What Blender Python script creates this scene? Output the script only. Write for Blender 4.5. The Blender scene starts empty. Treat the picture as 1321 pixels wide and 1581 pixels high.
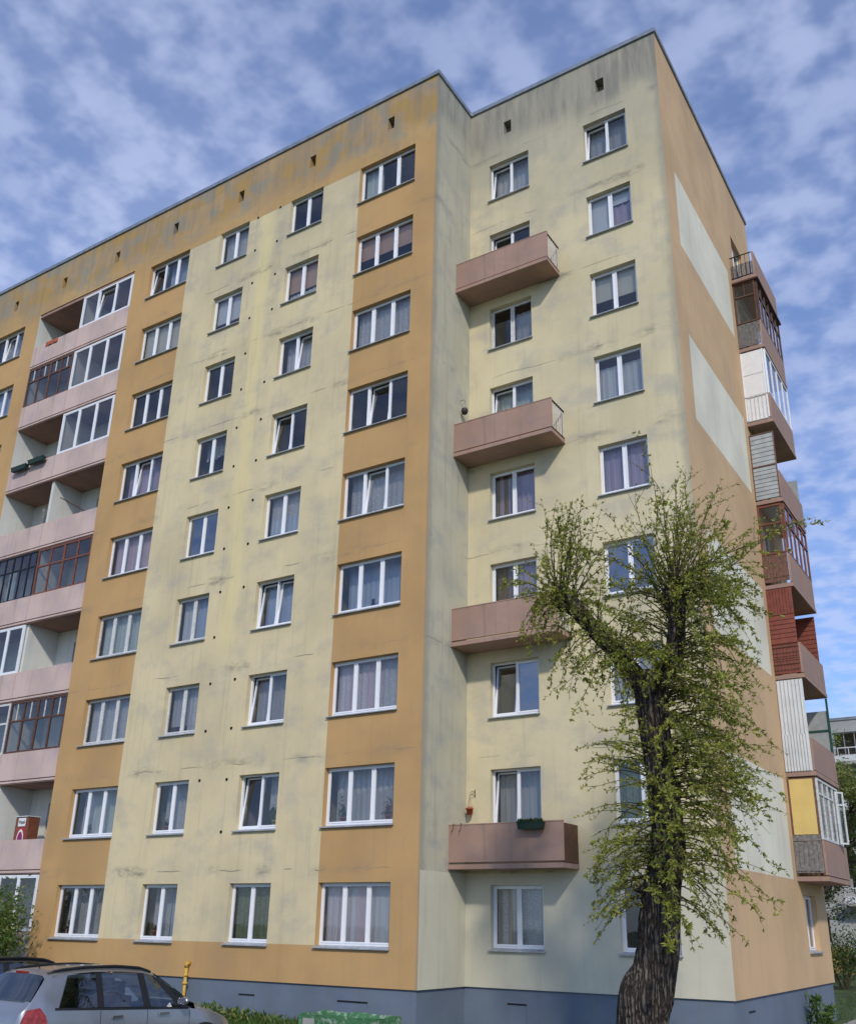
import bpy, bmesh, math, random
from mathutils import Vector, Matrix, noise as mnoise
R = math.radians
rnd = random.Random(7)
sc = bpy.context.scene
COL = sc.collection

# ------------------------------------------------------------------ camera
cam_d = bpy.data.cameras.new('camera'); cam = bpy.data.objects.new('camera', cam_d); COL.objects.link(cam)
YAW, PITCH, ROLL = 0.5615, 0.3642, 0.0170
fwd = Vector((-math.sin(YAW)*math.cos(PITCH), math.cos(YAW)*math.cos(PITCH), math.sin(PITCH)))
rt = Vector((math.cos(YAW), math.sin(YAW), 0)); upv = rt.cross(fwd)
rr = math.cos(ROLL)*rt + math.sin(ROLL)*upv; uu = -math.sin(ROLL)*rt + math.cos(ROLL)*upv
M = Matrix((rr, uu, -fwd)).transposed().to_4x4(); M.translation = Vector((12.7936, -19.5492, 2.1784))
cam.matrix_world = M
cam_d.sensor_fit = 'VERTICAL'; cam_d.sensor_height = 24.0; cam_d.sensor_width = 24.0
cam_d.lens = 1475.04*24.0/1581.0
cam_d.shift_x = -23.67/1581.0; cam_d.shift_y = 74.32/1581.0
cam_d.clip_start = 0.1; cam_d.clip_end = 3000
sc.camera = cam

# ------------------------------------------------------------------ light and sky
SD = Vector((0.76, -1.0, 0.92)).normalized()          # towards the sun
elev = math.asin(SD.z); az = math.atan2(SD.x, SD.y)
w = bpy.data.worlds.new('World'); sc.world = w; w.use_nodes = True
nt = w.node_tree; nt.nodes.clear()
out = nt.nodes.new('ShaderNodeOutputWorld'); bg = nt.nodes.new('ShaderNodeBackground')
sky = nt.nodes.new('ShaderNodeTexSky'); sky.sky_type = 'NISHITA'; sky.sun_disc = False
sky.sun_elevation = elev; sky.sun_rotation = az; sky.air_density = 1.0; sky.dust_density = 0.6; sky.ozone_density = 2.5
bg.inputs['Strength'].default_value = 0.11
tc = nt.nodes.new('ShaderNodeTexCoord'); sep = nt.nodes.new('ShaderNodeSeparateXYZ')
nt.links.new(tc.outputs['Generated'], sep.inputs[0])
def wm(op, a, b=None, c=None):
    n = nt.nodes.new('ShaderNodeMath'); n.operation = op
    for i, v in enumerate((a, b, c)):
        if v is None: continue
        if isinstance(v, (int, float)): n.inputs[i].default_value = v
        else: nt.links.new(v, n.inputs[i])
    return n.outputs[0]
zz = wm('MAXIMUM', wm('ADD', sep.outputs['Z'], 0.12), 0.03)
cb = nt.nodes.new('ShaderNodeCombineXYZ')
nt.links.new(wm('DIVIDE', sep.outputs['X'], zz), cb.inputs[0]); nt.links.new(wm('DIVIDE', sep.outputs['Y'], zz), cb.inputs[1])
def wnoise(scale, det, rough, dist=0.0):
    n = nt.nodes.new('ShaderNodeTexNoise'); n.inputs['Scale'].default_value = scale; n.inputs['Detail'].default_value = det
    n.inputs['Roughness'].default_value = rough; n.inputs['Distortion'].default_value = dist
    nt.links.new(cb.outputs[0], n.inputs['Vector']); return n.outputs['Fac']
def wramp(v, a, b):
    n = nt.nodes.new('ShaderNodeMapRange'); n.interpolation_type = 'SMOOTHSTEP'
    n.inputs['From Min'].default_value = a; n.inputs['From Max'].default_value = b; nt.links.new(v, n.inputs['Value']); return n.outputs[0]
puffs = wramp(wnoise(15.0, 3.0, 0.5, 0.0), 0.34, 0.66)
broad = wramp(wnoise(2.4, 3, 0.5), 0.28, 0.62)
veil = wramp(wnoise(2.6, 4, 0.5), 0.3, 0.75)
mask = wm('ADD', wm('MULTIPLY', wm('ADD', wm('MULTIPLY', puffs, 0.42), 0.08), wm('ADD', wm('MULTIPLY', broad, 0.30), 0.70)), wm('ADD', wm('MULTIPLY', veil, 0.16), 0.08))
mask = wm('MINIMUM', mask, 0.85)
mixw = nt.nodes.new('ShaderNodeMix'); mixw.data_type = 'RGBA'
nt.links.new(mask, mixw.inputs['Factor'])
gain = nt.nodes.new('ShaderNodeMix'); gain.data_type = 'RGBA'; gain.blend_type = 'MULTIPLY'; gain.inputs['Factor'].default_value = 1.0
gain.inputs['B'].default_value = (0.84, 1.08, 1.50, 1); nt.links.new(sky.outputs[0], gain.inputs['A']); nt.links.new(gain.outputs['Result'], mixw.inputs['A'])
mixw.inputs['B'].default_value = (5.0, 5.7, 7.9, 1)
nt.links.new(mixw.outputs['Result'], bg.inputs['Color']); nt.links.new(bg.outputs[0], out.inputs[0])
sun_d = bpy.data.lights.new('sun', 'SUN'); sun_d.energy = 2.3; sun_d.angle = R(3.2); sun_d.color = (1.0, 0.93, 0.82)
sun = bpy.data.objects.new('sun', sun_d); COL.objects.link(sun)
sun.rotation_euler = (-SD).to_track_quat('-Z', 'Y').to_euler(); sun.location = (20, -40, 40)
sc.view_settings.view_transform = 'Standard'; sc.view_settings.look = 'None'
sc.view_settings.exposure = 0.14; sc.view_settings.gamma = 1.0; sc.view_settings.use_curve_mapping = False

# ------------------------------------------------------------------ helpers
def lin(r, g, b):
    f = lambda c: (c/255.0/12.92) if c/255.0 <= 0.04045 else ((c/255.0+0.055)/1.055)**2.4
    return (f(r), f(g), f(b), 1)
class N:
    """small node helper"""
    def __init__(s, name):
        s.m = bpy.data.materials.new(name); s.m.use_nodes = True; s.t = s.m.node_tree
        s.b = s.t.nodes['Principled BSDF']; s.o = s.t.nodes['Material Output']; s._c = None
    def new(s, t): return s.t.nodes.new(t)
    def link(s, a, b): s.t.links.new(a, b)
    def co(s, kind='Object'):
        if s._c is None: s._c = s.new('ShaderNodeTexCoord')
        return s._c.outputs[kind]
    def scaled(s, sx, sy, sz, kind='Object'):
        n = s.new('ShaderNodeVectorMath'); n.operation = 'MULTIPLY'; s.link(s.co(kind), n.inputs[0]); n.inputs[1].default_value = (sx, sy, sz); return n.outputs[0]
    def noise(s, vec, scale=1.0, det=4, rough=0.55, dist=0.0):
        n = s.new('ShaderNodeTexNoise'); s.link(vec, n.inputs['Vector']); n.inputs['Scale'].default_value = scale
        n.inputs['Detail'].default_value = det; n.inputs['Roughness'].default_value = rough; n.inputs['Distortion'].default_value = dist; return n.outputs['Fac']
    def ramp(s, v, a, b, lo=0.0, hi=1.0):
        n = s.new('ShaderNodeMapRange'); n.interpolation_type = 'SMOOTHSTEP'; s.link(v, n.inputs['Value'])
        n.inputs['From Min'].default_value = a; n.inputs['From Max'].default_value = b; n.inputs['To Min'].default_value = lo; n.inputs['To Max'].default_value = hi; return n.outputs[0]
    def math(s, op, a, b=None):
        n = s.new('ShaderNodeMath'); n.operation = op
        for i, v in enumerate((a, b)):
            if v is None: continue
            if isinstance(v, (int, float)): n.inputs[i].default_value = v
            else: s.link(v, n.inputs[i])
        return n.outputs[0]
    def mix(s, f, a, b, mode='MIX'):
        n = s.new('ShaderNodeMix'); n.data_type = 'RGBA'; n.blend_type = mode
        for k, v in (('Factor', f), ('A', a), ('B', b)):
            if isinstance(v, (int, float)): n.inputs[k].default_value = v
            elif isinstance(v, tuple): n.inputs[k].default_value = v
            else: s.link(v, n.inputs[k])
        return n.outputs['Result']
    def bump(s, h, strength=0.2, dist=0.01):
        n = s.new('ShaderNodeBump'); n.inputs['Strength'].default_value = strength; n.inputs['Distance'].default_value = dist
        s.link(h, n.inputs['Height']); s.link(n.outputs[0], s.b.inputs['Normal'])
    def color(s, c):
        if isinstance(c, tuple): s.b.inputs['Base Color'].default_value = c
        else: s.link(c, s.b.inputs['Base Color'])
        return s
    def set(s, rough=0.6, metal=0.0, spec=0.5):
        s.b.inputs['Roughness'].default_value = rough; s.b.inputs['Metallic'].default_value = metal; s.b.inputs['Specular IOR Level'].default_value = spec; return s
def mul(c, k): return (c[0]*k, c[1]*k, c[2]*k, 1)

MAT = {}
def simple(name, c, rough=0.6, metal=0.0, var=0.18, scale=6.0, bump=0.0, spec=0.4):
    n = N(name); v = n.noise(n.co(), scale, 5, 0.6)
    n.color(n.mix(n.ramp(v, 0.3, 0.7), mul(c, 1-var), mul(c, 1+var*0.6))).set(rough, metal, spec)
    if bump: n.bump(n.noise(n.co(), scale*8, 4, 0.6), bump, 0.01)
    MAT[name] = n.m; return n.m

GRIME = (0.17, 0.165, 0.14, 1)
def facade(name, base, joint=0.5, top=0.0, blot=0.35, strip=False, patch=None, top0=25.6, grey=0.0, seed=0.0, edge=None, streak=0.16, wash=0.0):
    """weathered paint on panel walls; z bands follow the panel joints"""
    n = N(name); P = n.co()
    xyz = n.new('ShaderNodeSeparateXYZ'); n.link(P, xyz.inputs[0]); z = xyz.outputs['Z']; x = xyz.outputs['X']
    c = n.mix(n.ramp(n.noise(n.scaled(1, 1, 0.8), 0.45+seed, 4, 0.55), 0.35, 0.7), mul(base, 1.05), mul(base, 0.87))
    # faint greying in patches
    c = n.mix(n.math('MULTIPLY', n.ramp(n.noise(n.scaled(1, 1, 1.3), 0.9+seed, 6, 0.62), 0.45, 0.72), blot), c, mul((base[0]*0.62+0.04, base[1]*0.66+0.04, base[2]*0.8+0.05, 1), 1.0))
    if grey: c = n.mix(grey, c, (0.40, 0.39, 0.33, 1))
    if wash:
        wz = n.math('ADD', n.ramp(z, 19.5, 27.5), n.math('MULTIPLY', n.math('SUBTRACT', n.noise(n.scaled(0.7, 0.7, 0.45), 1.0, 5, .6), .5), 1.3))
        c = n.mix(n.math('MULTIPLY', n.ramp(wz, 0.1, 1.0), wash), c, (0.36, 0.345, 0.28, 1))
    if patch:
        pm = n.ramp(n.noise(n.scaled(0.55, 0.55, 0.9), 1.1, 4, 0.5, 0.6), 0.50, 0.55)
        c = n.mix(n.math('MULTIPLY', pm, n.ramp(z, 25.9, 26.7)), c, patch)
        pg = n.ramp(n.noise(n.scaled(0.8, 0.8, 0.7), 1.3, 6, 0.6, 0.4), 0.50, 0.60)
        c = n.mix(n.math('MULTIPLY', n.math('MULTIPLY', pg, n.ramp(z, 25.6, 26.3)), 0.92), c, (0.345, 0.30, 0.21, 1))
    if strip:
        wob = n.math('MULTIPLY', n.math('SUBTRACT', n.noise(n.scaled(1, 1, 0.5), 1.4, 4, 0.6), 0.5), 0.7)
        d = n.math('ABSOLUTE', n.math('ADD', n.math('ADD', x, 6.98), wob))
        sm = n.math('MULTIPLY', n.ramp(d, 0.12, 0.40, 1, 0), n.ramp(z, 9.2, 10.2))
        sm = n.math('MULTIPLY', sm, n.ramp(n.noise(n.scaled(6, 6, .8), 1, 5, .65), .25, .6, .35, 1)); c = n.mix(n.math('MULTIPLY', sm, 0.62), c, lin(226, 210, 152))
        side = n.math('MULTIPLY', n.math('MULTIPLY', n.ramp(d, 0.25, 0.5), n.ramp(d, 0.5, 1.1, 1, 0)), n.ramp(z, 15, 22))
        c = n.mix(n.math('MULTIPLY', n.math('MULTIPLY', side, n.ramp(n.noise(P, 1.7, 5, 0.6), 0.4, 0.65)), 0.5), c, (0.36, 0.34, 0.27, 1))
    # joint smudges at each storey
    fr = n.math('FRACT', n.math('DIVIDE', n.math('SUBTRACT', n.math('ADD', z, n.math('MULTIPLY', n.noise(n.scaled(1, 1, 0), 0.8, 2), 0.22)), 3.53-1.4), 2.8))
    dj = n.math('MULTIPLY', n.math('ABSOLUTE', n.math('SUBTRACT', fr, 0.5)), 2.8)
    sel = n.ramp(n.noise(n.scaled(0.55, 0.55, 0.36), 1.0, 4, 0.6), 0.47, 0.66)
    band = n.math('MULTIPLY', n.ramp(dj, 0.02, 0.22, 1, 0), sel)
    tex = n.ramp(n.noise(n.scaled(1.1, 1.1, 3.2), 1.6, 6, 0.68), 0.36, 0.66)
    c = n.mix(n.math('MULTIPLY', n.math('MULTIPLY', band, tex), joint), c, GRIME)
    line = n.math('MULTIPLY', n.ramp(dj, 0.008, 0.02, 1, 0), n.ramp(n.noise(n.scaled(0.9, 0.9, 0.36), 1.0, 3), 0.5, 0.6))
    c = n.mix(n.math('MULTIPLY', line, joint*0.8), c, GRIME)
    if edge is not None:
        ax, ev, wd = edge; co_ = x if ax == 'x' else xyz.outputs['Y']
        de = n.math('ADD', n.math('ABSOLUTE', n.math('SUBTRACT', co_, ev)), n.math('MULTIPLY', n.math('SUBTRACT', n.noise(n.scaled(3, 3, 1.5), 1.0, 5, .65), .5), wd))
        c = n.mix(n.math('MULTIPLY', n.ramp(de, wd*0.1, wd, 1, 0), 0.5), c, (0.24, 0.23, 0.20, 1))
    # run-off streaks, everywhere a little, under the roof edge a lot
    st = n.ramp(n.noise(n.scaled(5.5, 5.5, 0.3), 1.0, 5, 0.65), 0.5, 0.75)
    c = n.mix(n.math('MULTIPLY', st, streak), c, GRIME)
    if top:
        tm = n.math('ADD', n.ramp(z, top0, top0+2.0), n.math('MULTIPLY', n.math('SUBTRACT', n.noise(n.scaled(0.6, 0.6, 0.5), 1.0, 4), 0.5), 1.1))
        s2 = n.ramp(n.noise(n.scaled(3.2, 3.2, 0.35), 1.0, 6, 0.7), 0.36, 0.7)
        k = n.math('MULTIPLY', n.ramp(tm, 0.05, 0.8), n.math('ADD', n.math('MULTIPLY', s2, 0.62), 0.34))
        c = n.mix(n.math('MULTIPLY', k, top), c, (0.20, 0.195, 0.175, 1))
    c = n.mix(n.ramp(n.noise(P, 26, 4, 0.7), 0.25, 0.75, 0.0, 0.14), c, mul(base, 0.6))
    n.color(c).set(0.88, 0, 0.2)
    h = n.math('ADD', n.noise(P, 60, 4, 0.6), n.math('MULTIPLY', n.noise(P, 3, 3, 0.5), 1.5))
    n.bump(h, 0.25, 0.008)
    MAT[name] = n.m; return n.m

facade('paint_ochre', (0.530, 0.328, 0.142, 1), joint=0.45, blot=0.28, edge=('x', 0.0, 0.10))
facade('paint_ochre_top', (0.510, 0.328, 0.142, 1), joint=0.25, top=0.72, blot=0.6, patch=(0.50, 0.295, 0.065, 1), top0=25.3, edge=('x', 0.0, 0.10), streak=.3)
facade('paint_yellow', (0.680, 0.570, 0.345, 1), joint=0.95, blot=0.72, strip=True, streak=.2, wash=.35)
facade('paint_cream', (0.665, 0.575, 0.365, 1), joint=0.8, wash=.75, top=1.0, blot=0.75, top0=25.3, edge=('x', 6.5, 0.28))
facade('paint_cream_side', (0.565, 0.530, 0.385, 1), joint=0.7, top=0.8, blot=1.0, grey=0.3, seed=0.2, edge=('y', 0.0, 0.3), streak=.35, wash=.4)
facade('paint_cream_fresh', (0.620, 0.585, 0.455, 1), joint=0.0, blot=0.12)
facade('paint_gable_ochre', (0.615, 0.415, 0.232, 1), joint=0.15, top=0.15, blot=0.25)
facade('paint_gable_pale', (0.76, 0.715, 0.565, 1), joint=0.2, blot=0.2)
facade('paint_pink', (0.600, 0.455, 0.400, 1), joint=0.0, blot=0.45, seed=0.3, streak=.36)
facade('paint_rose', (0.395, 0.255, 0.195, 1), joint=0.0, blot=0.65, seed=0.5, streak=.5)
facade('plaster_white', (0.68, 0.68, 0.62, 1), joint=0.0, blot=0.25)
facade('plinth_blue', (0.150, 0.185, 0.235, 1), joint=0, blot=0.5, streak=.35, seed=.4)
simple('pvc_white', (0.80, 0.81, 0.83, 1), 0.35, var=0.04)
simple('wood_white', (0.62, 0.62, 0.60, 1), 0.6, var=0.2, scale=14)
simple('wood_brown', (0.105, 0.048, 0.028, 1), 0.55, var=0.3, scale=9)
simple('wood_mid', (0.13, 0.058, 0.034, 1), 0.55, var=0.3, scale=9)
simple('wood_red', (0.20, 0.068, 0.035, 1), 0.5, var=0.3, scale=9)
simple('wood_grey', (0.20, 0.185, 0.175, 1), 0.8, var=0.4, scale=11)
simple('board_brown', (0.17, 0.085, 0.06, 1), 0.7, var=0.35, scale=8)
simple('siding_red', (0.21, 0.055, 0.035, 1), 0.55, var=0.22, scale=5)
simple('zinc', (0.30, 0.33, 0.36, 1), 0.45, 0.6, var=0.2, scale=4)
simple('sill_metal', (0.40, 0.42, 0.44, 1), 0.5, 0.3, var=0.25, scale=7)
simple('black_iron', (0.02, 0.02, 0.022, 1), 0.5, 0.3)
simple('rail_white', (0.62, 0.62, 0.62, 1), 0.5)
simple('green_paint', (0.012, 0.07, 0.045, 1), 0.5)
simple('sheet_white', (0.62, 0.64, 0.64, 1), 0.45, var=0.1, scale=2)
simple('sheet_grey', (0.36, 0.38, 0.38, 1), 0.5, var=0.2, scale=3)
simple('panel_yellow', (0.66, 0.49, 0.17, 1), 0.6, var=0.08, scale=2)
simple('panel_white', (0.76, 0.75, 0.74, 1), 0.5, var=0.05)
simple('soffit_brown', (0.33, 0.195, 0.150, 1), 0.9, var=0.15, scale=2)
simple('room_wall', (0.38, 0.35, 0.31, 1), 0.9, var=0.2, scale=1.2)
simple('hole_black', (0.012, 0.012, 0.012, 1), 0.9)
simple('pipe_yellow', (0.58, 0.36, 0.06, 1), 0.5, var=0.25, scale=12)
simple('terracotta', (0.42, 0.10, 0.035, 1), 0.7)
simple('planter_green', (0.012, 0.035, 0.02, 1), 0.5)
simple('pot_dark', (0.03, 0.022, 0.02, 1), 0.5)
simple('pot_yellow', (0.62, 0.45, 0.04, 1), 0.5)
simple('concrete', (0.33, 0.32, 0.30, 1), 0.9, var=0.2, scale=2, bump=0.2)
simple('cloth_red', (0.40, 0.10, 0.05, 1), 0.9)
simple('cloth_blue', (0.10, 0.17, 0.45, 1), 0.9)
simple('asphalt', (0.05, 0.05, 0.052, 1), 0.9, var=0.25, scale=8, bump=0.3)
simple('kerb_stone', (0.28, 0.28, 0.27, 1), 0.9, var=0.2, scale=5)
simple('soil_grass', (0.055, 0.085, 0.025, 1), 0.95, var=0.5, scale=1.5, bump=0.4)
simple('paving', (0.32, 0.30, 0.28, 1), 0.9, var=0.2, scale=3)
simple('cat_fur', (0.03, 0.03, 0.03, 1), 0.9)
simple('cat_white', (0.6, 0.6, 0.58, 1), 0.9)
simple('print_magenta', (0.26, 0.02, 0.11, 1), 0.5)
simple('print_red', (0.36, 0.045, 0.03, 1), 0.5)
simple('glazing_tan', (0.40, 0.33, 0.24, 1), 0.7, var=0.3)

def glass_mat(name, tint, refl0=0.10, refl1=0.75, rough=0.02):
    n = N(name); t = n.t
    t.nodes.remove(n.b)
    lw = n.new('ShaderNodeFresnel'); lw.inputs['IOR'].default_value = 1.6
    g = n.new('ShaderNodeBsdfGlossy'); g.inputs['Roughness'].default_value = rough; g.inputs['Color'].default_value = (0.95, 0.97, 1, 1)
    tr = n.new('ShaderNodeBsdfTransparent'); tr.inputs['Color'].default_value = tint
    mx = n.new('ShaderNodeMixShader'); n.link(n.ramp(lw.outputs[0], 0.0, 0.6, refl0, refl1), mx.inputs[0])
    # slightly uneven panes
    bp_ = n.new('ShaderNodeBump'); bp_.inputs['Strength'].default_value = 0.06; bp_.inputs['Distance'].default_value = 0.02
    n.link(n.noise(n.co(), 1.5, 2, 0.5), bp_.inputs['Height']); n.link(bp_.outputs[0], g.inputs['Normal'])
    n.link(tr.outputs[0], mx.inputs[1]); n.link(g.outputs[0], mx.inputs[2]); n.link(mx.outputs[0], n.o.inputs[0])
    MAT[name] = n.m
glass_mat('glass', (0.95, 0.96, 0.96, 1), 0.07, 0.7)
glass_mat('glass_blue', (0.25, 0.36, 0.55, 1), 0.25)

def curtain_mat(name, c, lace=0.0, trans=0.25):
    n = N(name); t = n.t; t.nodes.remove(n.b)
    d = n.new('ShaderNodeBsdfDiffuse'); tl = n.new('ShaderNodeBsdfTranslucent'); tr = n.new('ShaderNodeBsdfTransparent')
    d.inputs['Color'].default_value = c; tl.inputs['Color'].default_value = c
    m1 = n.new('ShaderNodeMixShader'); m1.inputs[0].default_value = 0.15; n.link(d.outputs[0], m1.inputs[1]); n.link(tl.outputs[0], m1.inputs[2])
    m2 = n.new('ShaderNodeMixShader')
    if lace:
        v = n.new('ShaderNodeTexVoronoi'); v.inputs['Scale'].default_value = 34; n.link(n.co(), v.inputs['Vector'])
        n.link(n.ramp(v.outputs['Distance'], 0.25, 0.5, trans, lace), m2.inputs[0])
    else: m2.inputs[0].default_value = trans
    n.link(m1.outputs[0], m2.inputs[1]); n.link(tr.outputs[0], m2.inputs[2]); n.link(m2.outputs[0], n.o.inputs[0])
    MAT[name] = n.m
for k, c, lc, tr in (('cur_white', (0.84, 0.86, 0.88, 1), 0, .18), ('cur_lace', (0.86, 0.87, 0.88, 1), .36, .12), ('cur_blue', (0.55, 0.66, 0.82, 1), 0, .12),
                     ('cur_violet', (0.58, 0.50, 0.62, 1), 0, .05), ('cur_pink', (0.78, 0.62, 0.66, 1), 0, .1), ('cur_green', (0.34, 0.40, 0.24, 1), .4, .05),
                     ('cur_grey', (0.62, 0.63, 0.64, 1), 0, .2), ('cur_beige', (0.58, 0.51, 0.40, 1), 0, .08), ('cur_mint', (0.72, 0.80, 0.75, 1), 0, .12),
                     ('cur_brown', (0.30, 0.24, 0.18, 1), 0, .05), ('blind_peach', (0.62, 0.42, 0.30, 1), 0, .0), ('blind_cream', (0.68, 0.66, 0.55, 1), 0, .0),
                     ('blind_white', (0.74, 0.76, 0.78, 1), 0, .0)): curtain_mat(k, c, lc, tr)

class MB:
    def __init__(s): s.v = []; s.f = []; s.mi = []; s.cur = 0
    def quad(s, a, b, c, d):
        i = len(s.v); s.v += [tuple(a), tuple(b), tuple(c), tuple(d)]; s.f.append((i, i+1, i+2, i+3)); s.mi.append(s.cur); return s
    def box(s, x0, x1, y0, y1, z0, z1):
        i = len(s.v)
        s.v += [(x0, y0, z0), (x1, y0, z0), (x1, y1, z0), (x0, y1, z0), (x0, y0, z1), (x1, y0, z1), (x1, y1, z1), (x0, y1, z1)]
        for q in ((0, 3, 2, 1), (4, 5, 6, 7), (0, 1, 5, 4), (1, 2, 6, 5), (2, 3, 7, 6), (3, 0, 4, 7)):
            s.f.append(tuple(i+k for k in q)); s.mi.append(s.cur)
        return s
    def inbox(s, x0, x1, y0, y1, z0, z1):          # room: faces looking inward, open at y0
        s.quad((x0, y1, z0), (x1, y1, z0), (x1, y1, z1), (x0, y1, z1)); s.quad((x0, y0, z0), (x0, y1, z0), (x0, y1, z1), (x0, y0, z1))
        s.quad((x1, y1, z0), (x1, y0, z0), (x1, y0, z1), (x1, y1, z1)); s.quad((x0, y0, z0), (x1, y0, z0), (x1, y1, z0), (x0, y1, z0))
        s.quad((x0, y1, z1), (x1, y1, z1), (x1, y0, z1), (x0, y0, z1)); return s
    def tube(s, pts, rad, n=6, cap=True):
        pts = [Vector(p) for p in pts]; rads = rad if isinstance(rad, (list, tuple)) else [rad]*len(pts)
        base = len(s.v); up = Vector((0, 0, 1))
        for k, p in enumerate(pts):
            d = (pts[min(k+1, len(pts)-1)]-pts[max(k-1, 0)]).normalized()
            a = d.cross(up) if abs(d.z) < 0.95 else d.cross(Vector((1, 0, 0)))
            a.normalize(); b = d.cross(a)
            for j in range(n):
                t = 2*math.pi*j/n; q = p+(a*math.cos(t)+b*math.sin(t))*rads[k]; s.v.append(tuple(q))
        for k in range(len(pts)-1):
            for j in range(n):
                s.f.append((base+k*n+j, base+k*n+(j+1) % n, base+(k+1)*n+(j+1) % n, base+(k+1)*n+j)); s.mi.append(s.cur)
        if cap:
            s.f.append(tuple(base+j for j in range(n))[::-1]); s.mi.append(s.cur)
            e = base+(len(pts)-1)*n; s.f.append(tuple(e+j for j in range(n))); s.mi.append(s.cur)
        return s
    def lathe(s, prof, n=14, c=(0, 0, 0)):
        b = len(s.v)
        for r_, z_ in prof:
            for j in range(n):
                t = 2*math.pi*j/n; s.v.append((c[0]+r_*math.cos(t), c[1]+r_*math.sin(t), c[2]+z_))
        for k in range(len(prof)-1):
            for j in range(n):
                s.f.append((b+k*n+j, b+k*n+(j+1) % n, b+(k+1)*n+(j+1) % n, b+(k+1)*n+j)); s.mi.append(s.cur)
        s.f.append(tuple(b+j for j in range(n))[::-1]); s.mi.append(s.cur)
        e = b+(len(prof)-1)*n; s.f.append(tuple(e+j for j in range(n))); s.mi.append(s.cur); return s
    def mesh(s, name, mats, smooth=False):
        m = bpy.data.meshes.new(name); m.from_pydata(s.v, [], s.f)
        for mm in (mats if isinstance(mats, (list, tuple)) else [mats]): m.materials.append(MAT[mm] if isinstance(mm, str) else mm)
        m.polygons.foreach_set('material_index', s.mi)
        if smooth: m.polygons.foreach_set('use_smooth', [True]*len(s.f))
        m.update(); return m
    def build(s, name, mats, parent=None, smooth=False, loc=None, rotz=None): return link(name, s.mesh(name, mats, smooth), parent, loc, rotz)
def link(name, mesh, parent=None, loc=None, rotz=None, rotx=None):
    o = bpy.data.objects.new(name, mesh); COL.objects.link(o)
    if parent: o.parent = parent
    if loc is not None: o.location = loc
    if rotz is not None: o.rotation_euler.z = rotz
    if rotx is not None: o.rotation_euler.x = rotx
    return o
def empty(name, loc=(0, 0, 0), rotz=0.0, parent=None):
    o = bpy.data.objects.new(name, None); COL.objects.link(o); o.location = loc; o.rotation_euler.z = rotz; o.empty_display_size = 0.3
    if parent: o.parent = parent
    return o
def tag(o, label, cat, group=None):
    o['label'] = label; o['category'] = cat
    if group: o['group'] = group
    return o
CACHE = {}
def cached(key, fn):
    if key not in CACHE: CACHE[key] = fn()
    return CACHE[key]

# ------------------------------------------------------------------ ground
GZ = -0.2
g = MB(); g.quad((-400, -400, GZ), (400, -400, GZ), (400, 600, GZ), (-400, 600, GZ)).build('ground', 'soil_grass')['kind'] = 'structure'
g = MB(); g.box(-60, 40, -16.0, -3.9, GZ-0.2, GZ+0.004).build('parking_road', 'asphalt')['kind'] = 'structure'
g = MB(); g.box(-60, 40, -3.9, -3.75, GZ-0.2, GZ+0.12).build('kerb', 'kerb_stone')['kind'] = 'structure'
g = MB(); g.box(6.9, 9.2, -3.7, 36, GZ-0.2, GZ+0.03).build('path', 'paving')['kind'] = 'structure'

# ------------------------------------------------------------------ the block of flats
XL, X2, D, YB = -27.0, 6.495, 2.09, 12.17
ZP, ZR = 0.79, 28.03
Z1, HW, FH = 3.097, 1.4726, 2.8
LX0, LX1, LXM = -19.58, -13.85, -16.80           # double loggia bay
bld = tag(empty('apartment_building'), 'nine storey panel block of flats painted yellow and ochre with pink balconies', 'building')

def wall_sheet(name, ubreaks, zbreaks, holes, matfn, mats, to3, depth=0.28, parent=bld):
    """vertical sheet with real openings; each opening gets its reveals"""
    us = sorted(set([round(u, 4) for u in ubreaks]+[round(h[i], 4) for h in holes for i in (0, 1)]))
    zs = sorted(set([round(u, 4) for u in zbreaks]+[round(h[i], 4) for h in holes for i in (2, 3)]))
    b = MB()
    for i in range(len(us)-1):
        for j in range(len(zs)-1):
            uc, zc = (us[i]+us[i+1])/2, (zs[j]+zs[j+1])/2
            if any(h[0] < uc < h[1] and h[2] < zc < h[3] for h in holes): continue
            b.cur = mats.index(matfn(uc, zc))
            b.quad(to3(us[i], 0, zs[j]), to3(us[i+1], 0, zs[j]), to3(us[i+1], 0, zs[j+1]), to3(us[i], 0, zs[j+1]))
    for h in holes:
        u0, u1, z0, z1 = h[:4]; dp = h[4] if len(h) > 4 else depth
        if dp <= 0: continue
        b.cur = mats.index(matfn((u0+u1)/2, (z0+z1)/2) if len(h) < 6 else h[5])
        b.quad(to3(u0, 0, z0), to3(u0, dp, z0), to3(u0, dp, z1), to3(u0, 0, z1)); b.quad(to3(u1, dp, z0), to3(u1, 0, z0), to3(u1, 0, z1), to3(u1, dp, z1))
        b.quad(to3(u0, 0, z1), to3(u0, dp, z1), to3(u1, dp, z1), to3(u1, 0, z1)); b.quad(to3(u0, dp, z0), to3(u0, 0, z0), to3(u1, 0, z0), to3(u1, dp, z0))
        if len(h) > 6: b.quad(to3(u0, dp, z0), to3(u1, dp, z0), to3(u1, dp, z1), to3(u0, dp, z1))
    return b.build(name, mats, parent)

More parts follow.
